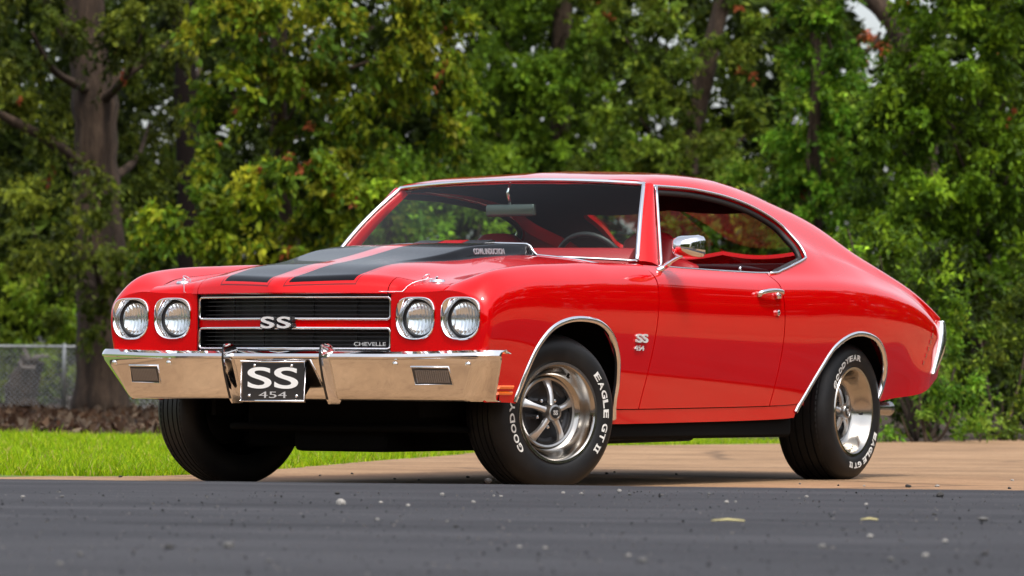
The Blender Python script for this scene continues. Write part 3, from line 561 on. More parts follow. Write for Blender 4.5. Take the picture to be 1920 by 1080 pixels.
# --- chain-link fence
fd = 58.; GALV = mat('galvanised_steel', (.42, .43, .42), .45, .8); fc = empty('wire_fence', tuple(ground_uv(122, fd)), 'grey chain-link fence with a round top rail before the trees', 'fence')
def fpt(u, z): r_ = (u-960)*fd/FPX; p = dr(fd, r_); return np.array([p[0], p[1], gz(fd, r_)+z])
HF = .90-gz(fd, -6)+.0
us_ = [-330, 122, 575, 1030]
for u in us_:
    mb = MB(); mb.tube([fpt(u, -.05), fpt(u, HF+.02), fpt(u, HF+.045)], [.028, .028, .012], 10); mb.build('post', GALV, fc, True)
MB().tube([fpt(u, HF) for u in np.linspace(-330, 1030, 30)], .020, 8).build('top_rail', GALV, fc, True)
a_, c_ = fpt(-330, 0), fpt(1030, 0); Lf = np.linalg.norm((c_-a_)[:2]); ex = (c_-a_)/Lf; q = MB(); cell = .075; nz = HF
for k in range(int((Lf+nz)/cell)):
    for sg in (1, -1):
        x0 = k*cell; x1 = x0-nz
        if sg > 0: s0, z0, s1, z1 = x0, 0., x1, nz
        else: s0, z0, s1, z1 = x1, 0., x0, nz
        cl = lambda s_, z_: a_+ex*s_+np.array([0, 0, z_])
        if min(s0, s1) < 0 or max(s0, s1) > Lf: continue
        p0, p1 = cl(s0, z0+.02), cl(s1, z1); q.tube([p0, p1], .0022, 3)
tag(q.build('chain_link_mesh', GALV, fc), kind='stuff')
# --- stones on the road and the drive
STONE = [mat('pale_stone', (.27, .255, .235), .9), mat('grey_stone', (.11, .107, .104), .9), mat('dark_stone', (.035, .033, .032), .9)]
def stone_mesh(k):
    bm = bmesh.new(); bmesh.ops.create_icosphere(bm, subdivisions=2, radius=1); rr = random.Random(k); ax = (1, .7+.25*rr.random(), .5+.2*rr.random())
    for v in bm.verts:
        f = 1+.16*math.sin(3*v.co.x+k)*math.cos(2.6*v.co.y+2*k)+.09*math.sin(5*v.co.z+k*1.7)+rr.uniform(-.05, .05); v.co = Vector((v.co.x*ax[0]*f, v.co.y*ax[1]*f, v.co.z*ax[2]*f))
    me = bpy.data.meshes.new('stone'); bm.to_mesh(me); bm.free(); return me
SM = {}
def stone(u, v, px, kind, z=ZR):
    p = ground_at(u, v, z); dd = (p-CAM) @ FW; r_ = px*dd/FPX/2; k = random.randrange(5); key = (k, kind)
    if key not in SM: SM[key] = stone_mesh(k); SM[key].materials.append(STONE[kind])
    o = bpy.data.objects.new('stone', SM[key]); COL.objects.link(o); o.location = (p[0], p[1], z+r_*.38); o.scale = (r_, r_, r_); o.rotation_euler = (random.uniform(-.2, .2), random.uniform(-.2, .2), random.uniform(0, 6.28))
    nm = ['pale', 'grey', 'dark'][kind]; where = 'on the dark asphalt' if z > .01 else 'on the tan drive'
    tag(o, f'small {nm} stone lying loose {where}', 'stone', f'{nm} loose stones {where}')
for u, v, px, kd in ((640, 946, 19, 0), (1843, 978, 22, 1), (1762, 932, 20, 2), (915, 904, 15, 2), (1362, 944, 12, 0), (1181, 929, 10, 1), (1124, 930, 9, 2), (1162, 922, 9, 0), (116, 933, 11, 1), (43, 933, 9, 0), (632, 927, 13, 2), (829, 929, 11, 0), (714, 944, 9, 0), (765, 949, 8, 0), (888, 943, 9, 0), (926, 931, 7, 0), (939, 932, 8, 0), (1056, 925, 7, 0), (1090, 927, 8, 0), (1241, 930, 8, 1), (1329, 928, 9, 1), (1512, 933, 9, 0), (1379, 942, 7, 0), (1624, 947, 8, 0), (1752, 966, 9, 2), (707, 975, 8, 0), (838, 979, 8, 1), (317, 1029, 18, 2), (428, 1027, 24, 1), (1632, 1009, 16, 0), (1772, 1017, 14, 0), (1847, 1041, 14, 2), (1833, 1057, 14, 2), (1205, 1055, 20, 1), (1178, 1044, 12, 0), (974, 1027, 10, 0), (1022, 1029, 9, 0), (1541, 1028, 16, 1), (1735, 1044, 14, 0), (150, 1042, 16, 1), (112, 1060, 14, 1), (1670, 1052, 16, 1), (505, 1054, 12, 1), (855, 989, 10, 2)):
    stone(u, v, px, kd)
for u, v, px, kd in ((458, 897, 15, 0), (226, 895, 8, 2), (740, 899, 6, 2), (785, 901, 6, 1), (877, 896, 8, 2), (1137, 889, 8, 2), (1152, 886, 5, 2), (1268, 890, 6, 2), (1620, 912, 6, 0), (1703, 914, 12, 2), (1757, 913, 9, 0), (1898, 902, 7, 0), (1893, 917, 8, 2), (1572, 911, 6, 2), (1500, 908, 5, 1), (1060, 896, 5, 1), (660, 889, 6, 2), (600, 892, 5, 1)):
    stone(u, v, px, kd, 0.)
for u, v, wpx in ((1365, 979, 62), (1630, 977, 32)):
    p = ground_at(u, v, ZR); dd = (p-CAM) @ FW; L_ = wpx*dd/FPX; r3 = np.array([RH[0], RH[1], 0]); q = MB(); q.tube([p-r3*L_/2+(0, 0, .004), p+(0, 0, .007), p+r3*L_/2+(0, 0, .004)], [.0015, .003, .002], 6)
    tag(q.build('straw', mat('dry_straw', (.55, .48, .22), .8), None, True), 'long pale dry straw lying on the asphalt' if wpx > 40 else 'short pale dry straw lying on the asphalt', 'straw')
# finer grit, too small to count
n = 2600; u = -60+2050*rng.random(n); v = 922+158*rng.random(n)**1.3; q = np.array([ground_at(a, b_, ZR) for a, b_ in zip(u, v)]); D = unit(rng.normal(0, 1, (n, 3))*np.array([1, 1, .25])); sz = .004+.007*rng.random(n)**3
gcol = np.array([(.15, .14, .135), (.09, .09, .09), (.03, .03, .03)])[rng.integers(0, 3, n)]; V, F, C = make_leaves(q+(0, 0, .003), D, sz, sz*.45, gcol); tag(fast_mesh('grit', V, F, 3, C, BLADE), 'fine grit scattered over the asphalt', 'grit', kind='stuff')

# ================================================================== the car
CAR = empty('muscle_car', (1.42, 0, 0), 'glossy red two-door muscle car with black bonnet stripes and chrome bumper', 'car')
def ss(a, b, x): t = np.clip((x-a)/(b-a), 0, 1); return t*t*(3-2*t)
# ---- character lines of the body side (half-width y, height z, along x; front axle at x = 0)
WB = 2.845
yC = line([(-.75, .925), (-.4, .944), (0, .953), (.5, .947), (1.2, .942), (1.8, .945), (2.3, .955), (2.8, .962), (3.2, .950), (3.6, .915), (3.95, .868)])
zA = line([(-.75, .365), (-.45, .365), (-.2, .33), (.2, .28), (.45, .272), (1.2, .277), (2.1, .289), (2.6, .33), (3.0, .355), (3.35, .388), (3.55, .400), (3.70, .418), (3.80, .45), (3.95, .51)])
zF = line([(-.78, .785), (-.72, .80), (-.69, .828), (-.64, .864), (-.55, .897), (-.4, .918), (-.2, .934), (0, .943), (.3, .955), (.7, .958), (1.2, .953), (1.8, .951), (2.1, .957), (2.5, .962), (2.9, .948), (3.2, .918), (3.5, .862), (3.75, .79), (3.95, .70)], .022)
oF = line([(-.75, .088), (-.4, .095), (.3, .095), (.9, .085), (1.8, .083), (2.3, .078), (2.9, .072), (3.2, .062), (3.5, .036), (3.75, .02), (3.95, .008)])
def nose(x): u = np.clip((-.675-x)/.046, 0, 1); return .035*(1-np.sqrt(np.maximum(1-u*u, 0)))
LOW = [(0., .072), (.085, .062), (.34, .030), (.57, .0075), (.735, .0), (.86, .0075), (.945, .036)]
def low_lines(x):
    a, f, c = zA(x), zF(x), yC(x)-nose(x); k = oF(x)/.083; ks = [1, 1, 1, 1, 1, k, k]
    kt = 1-.62*ss(3.2, 3.75, x); ks = [kt, kt, kt, 1, 1, k, k]; L = [(c-o*kk, a+(f-a)*q) for (q, o), kk in zip(LOW, ks)]
    L.append((c-oF(x), f)); return L
# fender top: valley along the bonnet gap
yG = line([(-.75, .69), (-.64, .705), (-.445, .752), (-.2, .768), (0, .775), (.7, .785)], .03)
zG = line([(-.75, .80), (-.70, .818), (-.64, .842), (-.445, .878), (-.2, .900), (0, .918), (.3, .940), (.75, .955)], .02)
def fender_section(x, t):
    L = low_lines(x); f = L[-1]; g = (yG(x), zG(x)); mid = (f[0]*.45+g[0]*.55, f[1]*.45+g[1]*.55+.006)
    L += [mid, g]; T = np.array([0, .06, .25, .37, .47, .57, .66, .72, .77, .82]); return T, L
yH1 = line([(.8, .70), (1.1, .655), (1.6, .668), (2.14, .668), (2.46, .70), (2.8, .722), (3.0, .742), (3.2, .79), (3.4, .822), (3.63, .838), (3.82, .850), (3.95, .858)])
zH1 = line([(.8, 1.30), (1.1, 1.318), (1.6, 1.322), (2.14, 1.276), (2.46, 1.190), (2.8, 1.125), (3.0, 1.083), (3.2, 1.015), (3.4, .960), (3.63, .893), (3.82, .81), (3.95, .74)])
yH2 = line([(.8, .62), (1.2, .595), (1.6, .60), (2.2, .60), (2.5, .615), (2.97, .635), (3.2, .70), (3.4, .765), (3.63, .795), (3.82, .82), (3.95, .845)])
zH2 = line([(.8, 1.30), (1.1, 1.338), (1.2, 1.353), (1.4, 1.370), (1.7, 1.375), (1.95, 1.366), (2.225, 1.337), (2.5, 1.287), (2.97, 1.200), (3.2, 1.092), (3.4, 1.006), (3.63, .930), (3.82, .848), (3.95, .77)], .04)
zH3 = line([(.8, 1.28), (1.05, 1.335), (1.15, 1.357), (1.25, 1.374), (1.4, 1.391), (1.7, 1.409), (1.95, 1.410), (2.2, 1.396), (2.4, 1.362), (2.6, 1.312), (2.97, 1.196), (3.2, 1.095), (3.4, 1.016), (3.63, .942), (3.82, .858), (3.95, .775)], .04)
def top_section(x, t):
    L = low_lines(x); f = L[-1]; h1 = (yH1(x), zH1(x)); k = ss(2.2, 2.7, x)
    h0 = (.795*(1-k)+(.5*f[0]+.5*h1[0]-.006)*k, (1.10)*(1-k)+(.5*f[1]+.5*h1[1])*k)
    L += [h0, h1, (yH2(x), zH2(x)), (.40+0*x, zH3(x)), (0*x, zH3(x)+.013)]
    T = np.array([0, .06, .25, .37, .47, .57, .66, .72, .88, 1.06, 1.16, 1.36, 1.76]); return T, L
def grid(sec, xs, ts):
    xs = np.asarray(xs, float); T, L = sec(xs, ts); P = np.array([[np.broadcast_to(a, xs.shape), np.broadcast_to(b, xs.shape)] for a, b in L]).transpose(0, 2, 1)
    S = natspline(T, P, ts); G = np.zeros((len(xs), len(ts), 3)); G[:, :, 0] = xs[:, None]; G[:, :, 1] = S[:, :, 0].T; G[:, :, 2] = S[:, :, 1].T; return G
def side_pt(x, z, off=.0, tmax=None):
    """point on the body side (positive y half) at length x and height z, pushed out by off"""
    sec = fender_section if x < .72 else top_section; tm = tmax or (.72 if x < .72 else 1.16)
    g = grid(sec, [x], np.linspace(0, tm, 120))[0]; zz = np.maximum.accumulate(g[:, 2]); y = np.interp(z, zz, g[:, 1]); i = np.clip(np.searchsorted(zz, z), 1, 119)
    dy, dz = g[i, 1]-g[i-1, 1], g[i, 2]-g[i-1, 2]; l = math.hypot(dy, dz)+1e-9; n = np.array([0, dz/l, -dy/l]); return np.array([x, y, z])+off*n, n

ARCH_F = smooth_poly([(-.42, .10), (-.395, .34), (-.368, .43), (-.335, .52), (-.285, .60), (-.20, .665), (-.08, .698), (.06, .705), (.20, .690), (.315, .640), (.385, .56), (.415, .47), (.42, .38), (.40, .10)], 6)
ARCH_R = smooth_poly([(2.16, .10), (2.205, .29), (2.305, .414), (2.405, .520), (2.51, .613), (2.64, .665), (2.78, .683), (2.95, .662), (3.06, .61), (3.13, .525), (3.135, .44), (3.10, .36), (3.02, .10)], 6)
sdF, sdR = poly_sd(ARCH_F), poly_sd(ARCH_R)
DF = smooth_poly([(.735, 1.0), (.738, .88), (.728, .75), (.712, .60), (.69, .48), (.665, .34), (.655, .2)], 6, False)
DR = smooth_poly([(1.93, 1.0), (1.955, .88), (1.968, .75), (1.972, .60), (1.955, .45), (1.935, .34), (1.92, .2)], 6, False)
dfx = lambda z: np.interp(z, [p[1] for p in DF][::-1], [p[0] for p in DF][::-1])
drx = lambda z: np.interp(z, [p[1] for p in DR][::-1], [p[0] for p in DR][::-1])
GAP = .0048
WIN = [(.86, .952), (1.0, .952), (1.5, .949), (1.97, .953), (2.12, .972), (2.26, 1.000), (2.40, 1.029), (2.444, 1.047), (2.452, 1.10), (2.425, 1.182), (2.32, 1.232), (2.14, 1.275), (1.9, 1.304), (1.6, 1.322), (1.4, 1.324), (1.205, 1.322)]
WINP = [np.array(WIN[0])] + smooth_poly(WIN[1:], 6, False)
sdW = poly_sd(WINP)
xs_f = np.concatenate([np.linspace(-.721, -.66, 14), np.linspace(-.65, .76, 118)])
GF = grid(fender_section, xs_f, np.linspace(0, .82, 96)); GD = grid(top_section, np.linspace(.60, 2.02, 130), np.linspace(0, .72, 84))
GQ = grid(top_section, np.linspace(1.86, 3.95, 190), np.linspace(0, 1.06, 118)); GRF = grid(top_section, np.linspace(1.06, 3.95, 220), np.linspace(1.06, 1.76, 64))
crease = lambda P: zA(P[..., 0])+.060
for s in (1, -1):
    sd_ = dict(side=s)
    panel('front_fender', GF, [lambda P: -sdF(P[..., 0], P[..., 2]), lambda P: dfx(P[..., 2])-GAP-P[..., 0], lambda P: np.maximum(P[..., 2]-crease(P)-GAP, -.05-P[..., 0]), lambda P: np.maximum(P[..., 2]-.560, P[..., 0]+.625)], PAINT, CAR, flip=True, **sd_)
    dr = panel('door', GD, [lambda P: P[..., 0]-dfx(P[..., 2])-GAP, lambda P: drx(P[..., 2])-GAP-P[..., 0], lambda P: P[..., 2]-crease(P)-GAP], PAINT, CAR, flip=True, **sd_)
    panel('quarter_panel', GQ, [lambda P: -sdR(P[..., 0], P[..., 2]), lambda P: np.maximum(P[..., 0]-drx(P[..., 2])-GAP, P[..., 2]-.966), lambda P: -sdW(P[..., 0], P[..., 2]), lambda P: np.maximum(P[..., 2]-crease(P)-GAP, P[..., 0]-2.8), lambda P: 3.905-P[..., 0]], PAINT, CAR, flip=True, **sd_)
    GR_ = grid(top_section, np.linspace(.33, 2.35, 160), np.linspace(0, .2, 24))
    panel('rocker_panel', GR_, [lambda P: -sdF(P[..., 0], P[..., 2]), lambda P: -sdR(P[..., 0], P[..., 2]), lambda P: crease(P)-P[..., 2]], PAINT, CAR, flip=True, outer_off=-.003, **sd_)
    # bright wheel-opening mouldings
    for poly in (ARCH_F, ARCH_R):
        pts = []
        for i, (x, z) in enumerate(poly):
            if z > zA(x)-.004 and z > .25: pts.append((x, z))
        rings = []
        for i, (x, z) in enumerate(pts):
            a = np.array(pts[max(i-1, 0)]); b = np.array(pts[min(i+1, len(pts)-1)]); t = b-a; t /= np.linalg.norm(t); nrm = np.array([-t[1], t[0]])
            p, n = side_pt(x, z, 0); prof = [(-.004, -.012), (-.004, .005), (.004, .009), (.014, .008), (.020, .001)]
            rings.append([(p[0]+nrm[0]*q, s*(p[1]+h), p[2]+nrm[1]*q) for q, h in prof])
        MB().loft(rings, cap=False, closed=False).build('wheel_arch_trim', CHROME, CAR, True)
# ---- roof, split at the windscreen header and the rear window
hdr = lambda P: P[..., 0]-(1.10+.085*(P[..., 1]/.63)**2)
RWIN = smooth_poly([(2.655, 0), (2.66, .25), (2.68, .44), (2.74, .50), (2.85, .52), (3.05, .54), (3.15, .53), (3.20, .40), (3.215, 0)], 5, False)
RWP = RWIN + [np.array((p[0], -p[1])) for p in RWIN[-2:0:-1]]
sdRW = poly_sd(RWP)
GRR = np.concatenate([GRF[:, :, :], (GRF*np.array([1, -1, 1]))[:, -2::-1, :]], 1)
panel('roof', GRR, [hdr, lambda P: -sdRW(P[..., 0], P[..., 1]), lambda P: 3.30-P[..., 0]], PAINT, CAR, flip=True, flange=.02)
panel('boot_lid', GRR, [lambda P: P[..., 0]-3.305, lambda P: .72-np.abs(P[..., 1]), lambda P: 3.905-P[..., 0]], PAINT, CAR, flip=True, flange=.02)
for s in (1, -1):
    panel('quarter_top', GRF, [lambda P: P[..., 0]-3.302, lambda P: P[..., 1]-.725, lambda P: 3.905-P[..., 0]], PAINT, CAR, flip=True, side=s)
panel('rear_window', GRR, [lambda P: sdRW(P[..., 0], P[..., 1])+.01], GLASS, CAR, flip=True, flange=0, outer_off=-.008)
hl = panel('headliner', GRR[:, 4:-4], [lambda P: P[..., 0]-1.14-.085*(P[..., 1]/.63)**2, lambda P: -sdRW(P[..., 0], P[..., 1])-.015, lambda P: 3.2-P[..., 0]], DARKINT, CAR, flip=True, flange=0, outer_off=-.035)

# ---- bonnet height field
def xfront(y): a = np.sqrt(y*y+.0009)-.03; return np.minimum(-.868+.315*a, -.72+0*a)*1.0
HY = np.array([-.4, -.2, 0, .2, .40, .52, .62, .72, .80])
c0 = line([(-.9, .852), (-.7, .890), (-.58, .918), (-.44, .941), (-.1, .969), (.08, .985), (.5, 1.008), (.7, 1.012)])
c2 = line([(-.9, .850), (-.7, .887), (-.58, .914), (-.44, .938), (-.1, .965), (.08, .981), (.5, 1.005), (.7, 1.008)])
c4 = line([(-.9, .846), (-.7, .874), (-.58, .900), (-.44, .925), (-.1, .954), (.08, .972), (.5, .998), (.7, 1.0)])
c5 = line([(-.9, .832), (-.7, .853), (-.58, .874), (-.44, .897), (-.1, .935), (.08, .955), (.5, .986), (.7, .99)])
c6 = line([(-.9, .826), (-.7, .840), (-.6, .857), (-.44, .878), (-.1, .917), (.08, .937), (.5, .972), (.7, .978)])
c7 = line([(-.9, .820), (-.7, .832), (-.64, .843), (-.445, .877), (-.2, .899), (0, .919), (.3, .943), (.7, .963)])
c8 = line([(-.9, .815), (-.7, .828), (-.64, .842), (-.445, .878), (-.2, .900), (0, .918), (.3, .940), (.7, .955)])
def hood0(x, y):
    ya = np.abs(y); P = np.array([f(x) for f in (c4, c2, c0, c2, c4, c5, c6, c7, c8)]); n = len(HY); h = np.diff(HY)
    A = np.zeros((n, n)); B = np.zeros_like(P); A[0, 0] = A[-1, -1] = 1
    for i in range(1, n-1):
        A[i, i-1] = h[i-1]; A[i, i] = 2*(h[i-1]+h[i]); A[i, i+1] = h[i]; B[i] = 6*((P[i+1]-P[i])/h[i]-(P[i]-P[i-1])/h[i-1])
    M = np.tensordot(np.linalg.inv(A), B, 1); i = np.clip(np.searchsorted(HY, ya.ravel())-1, 0, n-2); c = np.arange(i.size); sh = x.shape
    Pr = P.reshape(n, -1); Mr = M.reshape(n, -1); hh = h[i]; yy = ya.ravel(); a = (HY[i+1]-yy)/hh; b = (yy-HY[i])/hh
    return (a*Pr[i, c]+b*Pr[i+1, c]+((a**3-a)*Mr[i, c]+(b**3-b)*Mr[i+1, c])*hh**2/6).reshape(sh)
def hoodz(x, y, bulge=True):
    z = hood0(x, y); d = np.maximum(x-xfront(y), 0); L = .085; u = np.clip(1-d/L, 0, 1); z = z-(z-.806)*(1-np.sqrt(np.maximum(1-u**2.2, 0)))*1.0
    if bulge:
        wb = .30+.105*ss(-.55, .0, x); z = z+.046*ss(-.45, .20, x)*ss(wb, wb-.045, np.abs(y))
    return z
ys_h = np.linspace(-.80, .80, 201); us = np.concatenate([np.linspace(0, .03, 7)[:-1]**1.0, np.linspace(.03, 1, 120)])
YY = np.broadcast_to(ys_h[None], (len(us), len(ys_h))); XF = xfront(YY); XX = XF+(.615-XF)*us[:, None]; HG = np.stack([XX, YY, hoodz(XX, YY)], -1)
def hood_build(t, b):
    L = t.links; v = N(t, 'ShaderNodeTexCoord').outputs['Object']; sp = N(t, 'ShaderNodeSeparateXYZ'); L.new(v, sp.inputs[0])
    def M(op, a, c=None, d=None):
        n = N(t, 'ShaderNodeMath', operation=op)
        for k, q in enumerate((a, c, d)):
            if q is None: continue
            if isinstance(q, (int, float)): n.inputs[k].default_value = q
            else: L.new(q, n.inputs[k])
        return n.outputs[0]
    x, y = sp.outputs[0], sp.outputs[1]; ay = M('ABSOLUTE', y)
    mr = N(t, 'ShaderNodeMapRange', interpolation_type='SMOOTHSTEP'); L.new(x, mr.inputs[0])
    for k, q in ((1, -.5), (2, .02), (3, .315), (4, .408)): mr.inputs[k].default_value = q
    inner = M('SUBTRACT', ay, .052); outer = M('SUBTRACT', mr.outputs[0], ay)
    front = M('SUBTRACT', M('SUBTRACT', x, M('MULTIPLY', ay, .315)), -.868+.018)
    sdist = M('MINIMUM', M('MINIMUM', inner, outer), front)
    blk = M('GREATER_THAN', sdist, 0); pin = M('MULTIPLY', M('LESS_THAN', sdist, -.011), M('GREATER_THAN', sdist, -.0155))
    m1 = N(t, 'ShaderNodeMix', data_type='RGBA'); L.new(pin, m1.inputs[0]); m1.inputs[6].default_value = (.61, .0003, .0018, 1); m1.inputs[7].default_value = (.16, .003, .005, 1)
    m2 = N(t, 'ShaderNodeMix', data_type='RGBA'); L.new(blk, m2.inputs[0]); L.new(m1.outputs[2], m2.inputs[6]); m2.inputs[7].default_value = (.003, .003, .004, 1); L.new(m2.outputs[2], b.inputs['Base Color'])
    L.new(M('MULTIPLY_ADD', blk, .0, .20), b.inputs['Roughness']); L.new(M('MULTIPLY_ADD', blk, -.24, .24), b.inputs['Metallic']); L.new(M('MULTIPLY_ADD', blk, -.42, .70), b.inputs['Coat Weight'])
HOODM = mat('bonnet_paint', (.61, .0003, .0018), .10, .24, .70, .02, hood_build)
hood_edge = lambda P: yG(P[..., 0])-.004-np.abs(P[..., 1])
front_split = lambda P: np.maximum(P[..., 0]+.648, .462-np.abs(P[..., 1]))
hood = panel('bonnet', HG, [hood_edge, front_split], HOODM, CAR, flange=.018)
for s in (1, -1): panel('header_panel', HG, [lambda P: -front_split(P)-.004, lambda P: yG(P[..., 0])+.02-np.abs(P[..., 1]), lambda P: s*P[..., 1]], PAINT, CAR, flange=.01)
# raised rear valve of the bonnet scoop
mb = MB(); fl = [(.53, 1.040), (.63, 1.042), (.635, 1.068), (.615, 1.070), (.54, 1.054)]
for y0, y1 in ((-.185, -.066), (-.060, .060), (.066, .185)):
    q = MB(); q.loft([[(x, y0, z) for x, z in fl], [(x, y1, z) for x, z in fl]]); q.build('scoop_flap' if y0 != -.06 else 'scoop_flap_stripe', BLACKP if y0 != -.06 else PAINT, CAR)
# bright edge at the back of the bonnet
ye = np.linspace(-.77, .77, 90); ze = hoodz(np.full(90, .612), ye)
MB().tube([(.614, a, b+.002) for a, b in zip(ye, ze)], .005, 6).build('bonnet_edge_trim', CHROME, CAR, True)
text_obj('bonnet_script', 'COWL INDUCTION', mat('script_grey', (.35, .35, .37), .3, .4), CAR, (.20, -.403, hoodz(np.array([.20]), np.array([-.385]))[0]+.002), (1, 0, .03), (0, .25, 1), .26, .026, .02, .004)
# bonnet pins
for s in (1, -1):
    x, y = -.60, .62*s; z = float(hoodz(np.array([x]), np.array([y]))[0])
    p = MB(); p.lathe([(0, .008), (.030, .006), (.034, -.004)], 20, 'z', (x, y, z)); p.tube([(x, y, z), (x, y, z+.016), (x, y, z+.020)], [.008, .008, .004], 8)
    pin = p.build('bonnet_pin', CHROME, CAR, angle=40)
    MB().tube([(x-.03+.02*math.cos(a), y-.035*s*1+.014*math.sin(a)*s, z+.016+.012*math.sin(a)) for a in np.linspace(0, 2*math.pi, 14)], .0022, 5).build('pin_clip', CHROME, pin, True)
    c = [(x, y, z+.018)]; pts = []
    for k in range(13):
        q = k/12; xx = x-.20*q-.01; yy = y-s*(.15*q); pts.append((xx, yy, float(hoodz(np.array([xx]), np.array([yy]))[0])+.004+.010*(1-q)**2))
    MB().tube(pts, .0016, 5).build('lanyard', CHROME, pin, True)

# ---- front fascia with openings for lamps and grille
LAMPS = [(.804, .702), (.592, .702)]
def bez(n=40, w=.092, h=.088, cy=0, cz=0):
    out = []
    for k in range(n):
        a = 2*math.pi*k/n; c, s_ = math.cos(a), math.sin(a); e = 3.6 if s_ > 0 else 2.5
        r = (abs(c)**e+abs(s_)**e)**(-1/e); out.append((cy+w*r*c, cz+h*r*s_))
    return out
yf = np.linspace(.44, .96, 120); zf_ = np.linspace(.56, .82, 64); FY, FZ = np.meshgrid(yf, zf_, indexing='ij')
endsec = grid(fender_section, [-.7205], np.linspace(0, .82, 96))[0]
outl = [(p[1], p[2]) for p in endsec if p[2] > .56] + [(.60, .806), (.46, .806), (.46, .56)]
sdO = poly_sd([(endsec[0][1]+.05, .57)]+outl if False else [(float(np.interp(.565, endsec[:60, 2], endsec[:60, 1])), .565)]+outl[:-1]+[(.46, .565)])
FX = -.7205+.0*FY
lampsd = [poly_sd(bez(48, .0905, .0865, y, z)) for y, z in LAMPS]
for s in (1, -1):
    panel('front_fascia', np.stack([FX, FY, FZ], -1), [lambda P: sdO(P[..., 1], P[..., 2])+.002, lambda P: np.abs(P[..., 1])-.474]+[(lambda f: (lambda P: -f(P[..., 1], P[..., 2])))(f) for f in lampsd], PAINT, CAR, side=s, flange=.03, flip=True)
    MB().box((-.70, .0, .0), (.0, .0, .0)) if False else None
    for (y, z) in LAMPS:
        outer = bez(48, .0925, .0885, y, z); rings = []
        for x_, w_, h_, mixc in ((-.712, .0930, .0890, 0), (-.7265, .0915, .0875, 0), (-.7285, .0885, .0845, 0), (-.7265, .0855, .0815, .0), (-.712, .0795, .0785, .8), (-.694, .0755, .0755, 1.), (-.676, .0745, .0745, 1.)):
            q = bez(48, w_, h_, y, z); c = [(y+w_*math.cos(2*math.pi*k/48), z+w_*math.sin(2*math.pi*k/48)) for k in range(48)]
            # squarish ring to round ring
            qq = []
            for (a1, b1), (a2, b2) in zip(q, c): qq.append((x_, s*(a1*(1-mixc)+a2*mixc), b1*(1-mixc)+b2*mixc))
            rings.append(qq)
        hlp = MB().loft(rings, cap=False).build('headlight', CHROME, CAR, angle=50)
        MB().lathe([(.0755, -.684), (.0735, -.692), (.0685, -.690), (.066, -.684)], 40, 'x', (0, s*y, z)).build('shadow_retaining_ring', BLACK, hlp, True)  # ring coloured black for the shadow gap round the lens
        MB().lathe([(.0005, -.654), (.02, -.655), (.04, -.661), (.058, -.673), (.0675, -.686)], 40, 'x', (0, s*y, z)).build('reflector', REFLECTOR, hlp, True)
        MB().lathe([(.0005, -.700), (.03, -.6985), (.052, -.694), (.0675, -.687)], 40, 'x', (0, s*y, z)).build('lens', LENS, hlp, True)
    # little corner panel closing the wing behind the bumper
# dark well behind lamps and grille
q = MB(); q.box((-.645, -.83, .42), (-.60, .83, .77)); q.build('radiator_support', UNDER, CAR)
# ---- grille
gx = lambda y: -.838+.275*math.sqrt(y*y+.0004)
def vbar(z0, z1, dep, y0, y1, mb=None, off=0., prof=None):
    mb = mb or MB(); ys = [y for y in np.linspace(y0, y1, 25)]
    rings = [[(gx(y)+off, y, z0), (gx(y)+off+dep, y, z0), (gx(y)+off+dep, y, z1), (gx(y)+off, y, z1)] for y in ys]; return mb.loft(rings)
gr = vbar(.560, .812, .01, -.485, .485, off=.075).build('grille', BLACK, CAR)
def shroud(z0, z1): return vbar(z0, z1, .07, -.478, .478, off=.0)
for z0, z1 in ((.798, .810), (.562, .574)): shroud(z0, z1).build('grille_shell', BLACK, gr)
for s in (1, -1):
    MB().box((-.712, min(s*.470, s*.488), .562), (-.62, max(s*.470, s*.488), .81)).build('grille_side', BLACK, gr)
vbar(.667, .697, .05, -.47, .47, off=.004).build('grille_bar', PAINT, gr)
for z0, z1 in ((.700, .790), (.578, .662)):
    n = 5
    for k in range(1, n):
        z = z0+(z1-z0)*k/n; vbar(z-.0016, z+.0016, .02, -.462, .462, off=.026).build('grille_slat', GREYW, gr)
    # bright frame: rounded rectangle swept along the V
    rr = .016; loop = []
    for cy, cz, a0 in ((.466-rr, z1-rr, 0), (-.466+rr, z1-rr, 90), (-.466+rr, z0+rr, 180), (.466-rr, z0+rr, 270)):
        if a0 == 90:
            for yy in np.linspace(.42, -.42, 21): loop.append((yy, z1))
        if a0 == 270:
            for yy in np.linspace(-.42, .42, 21): loop.append((yy, z0))
        for k in range(6): a = R(a0+90*k/5); loop.append((cy+rr*math.cos(a), cz+rr*math.sin(a)))
    MB().tube([(gx(y)+.002, y, z) for y, z in loop], .0062, 8, closed=True).build('grille_frame', CHROME, gr, True)
    for yy in (-.30, -.12, .12, .30):
        MB().box((gx(yy)+.055, yy-.002, z0), (gx(yy)+.062, yy+.002, z1)).build('grille_stay', GREYW, gr)
text_obj('grille_emblem', 'SS', BLACK, gr, (gx(0)+.004, 0, .684), (0, -1, 0), (0, 0, 1), .158, .058, .07, .03, 0., 1.1)
text_obj('emblem_letters', 'SS', BRIGHT, gr, (gx(0)-.014, 0, .684), (0, -1, 0), (0, 0, 1), .142, .048, .018, .010, 0., 1.14)
sgn = text_obj('grille_script', 'CHEVELLE', SILVER, gr, (gx(.375)+.015, -.375, .598), (.30, -1, 0), (0, 0, 1), .135, .016, .012, .004)

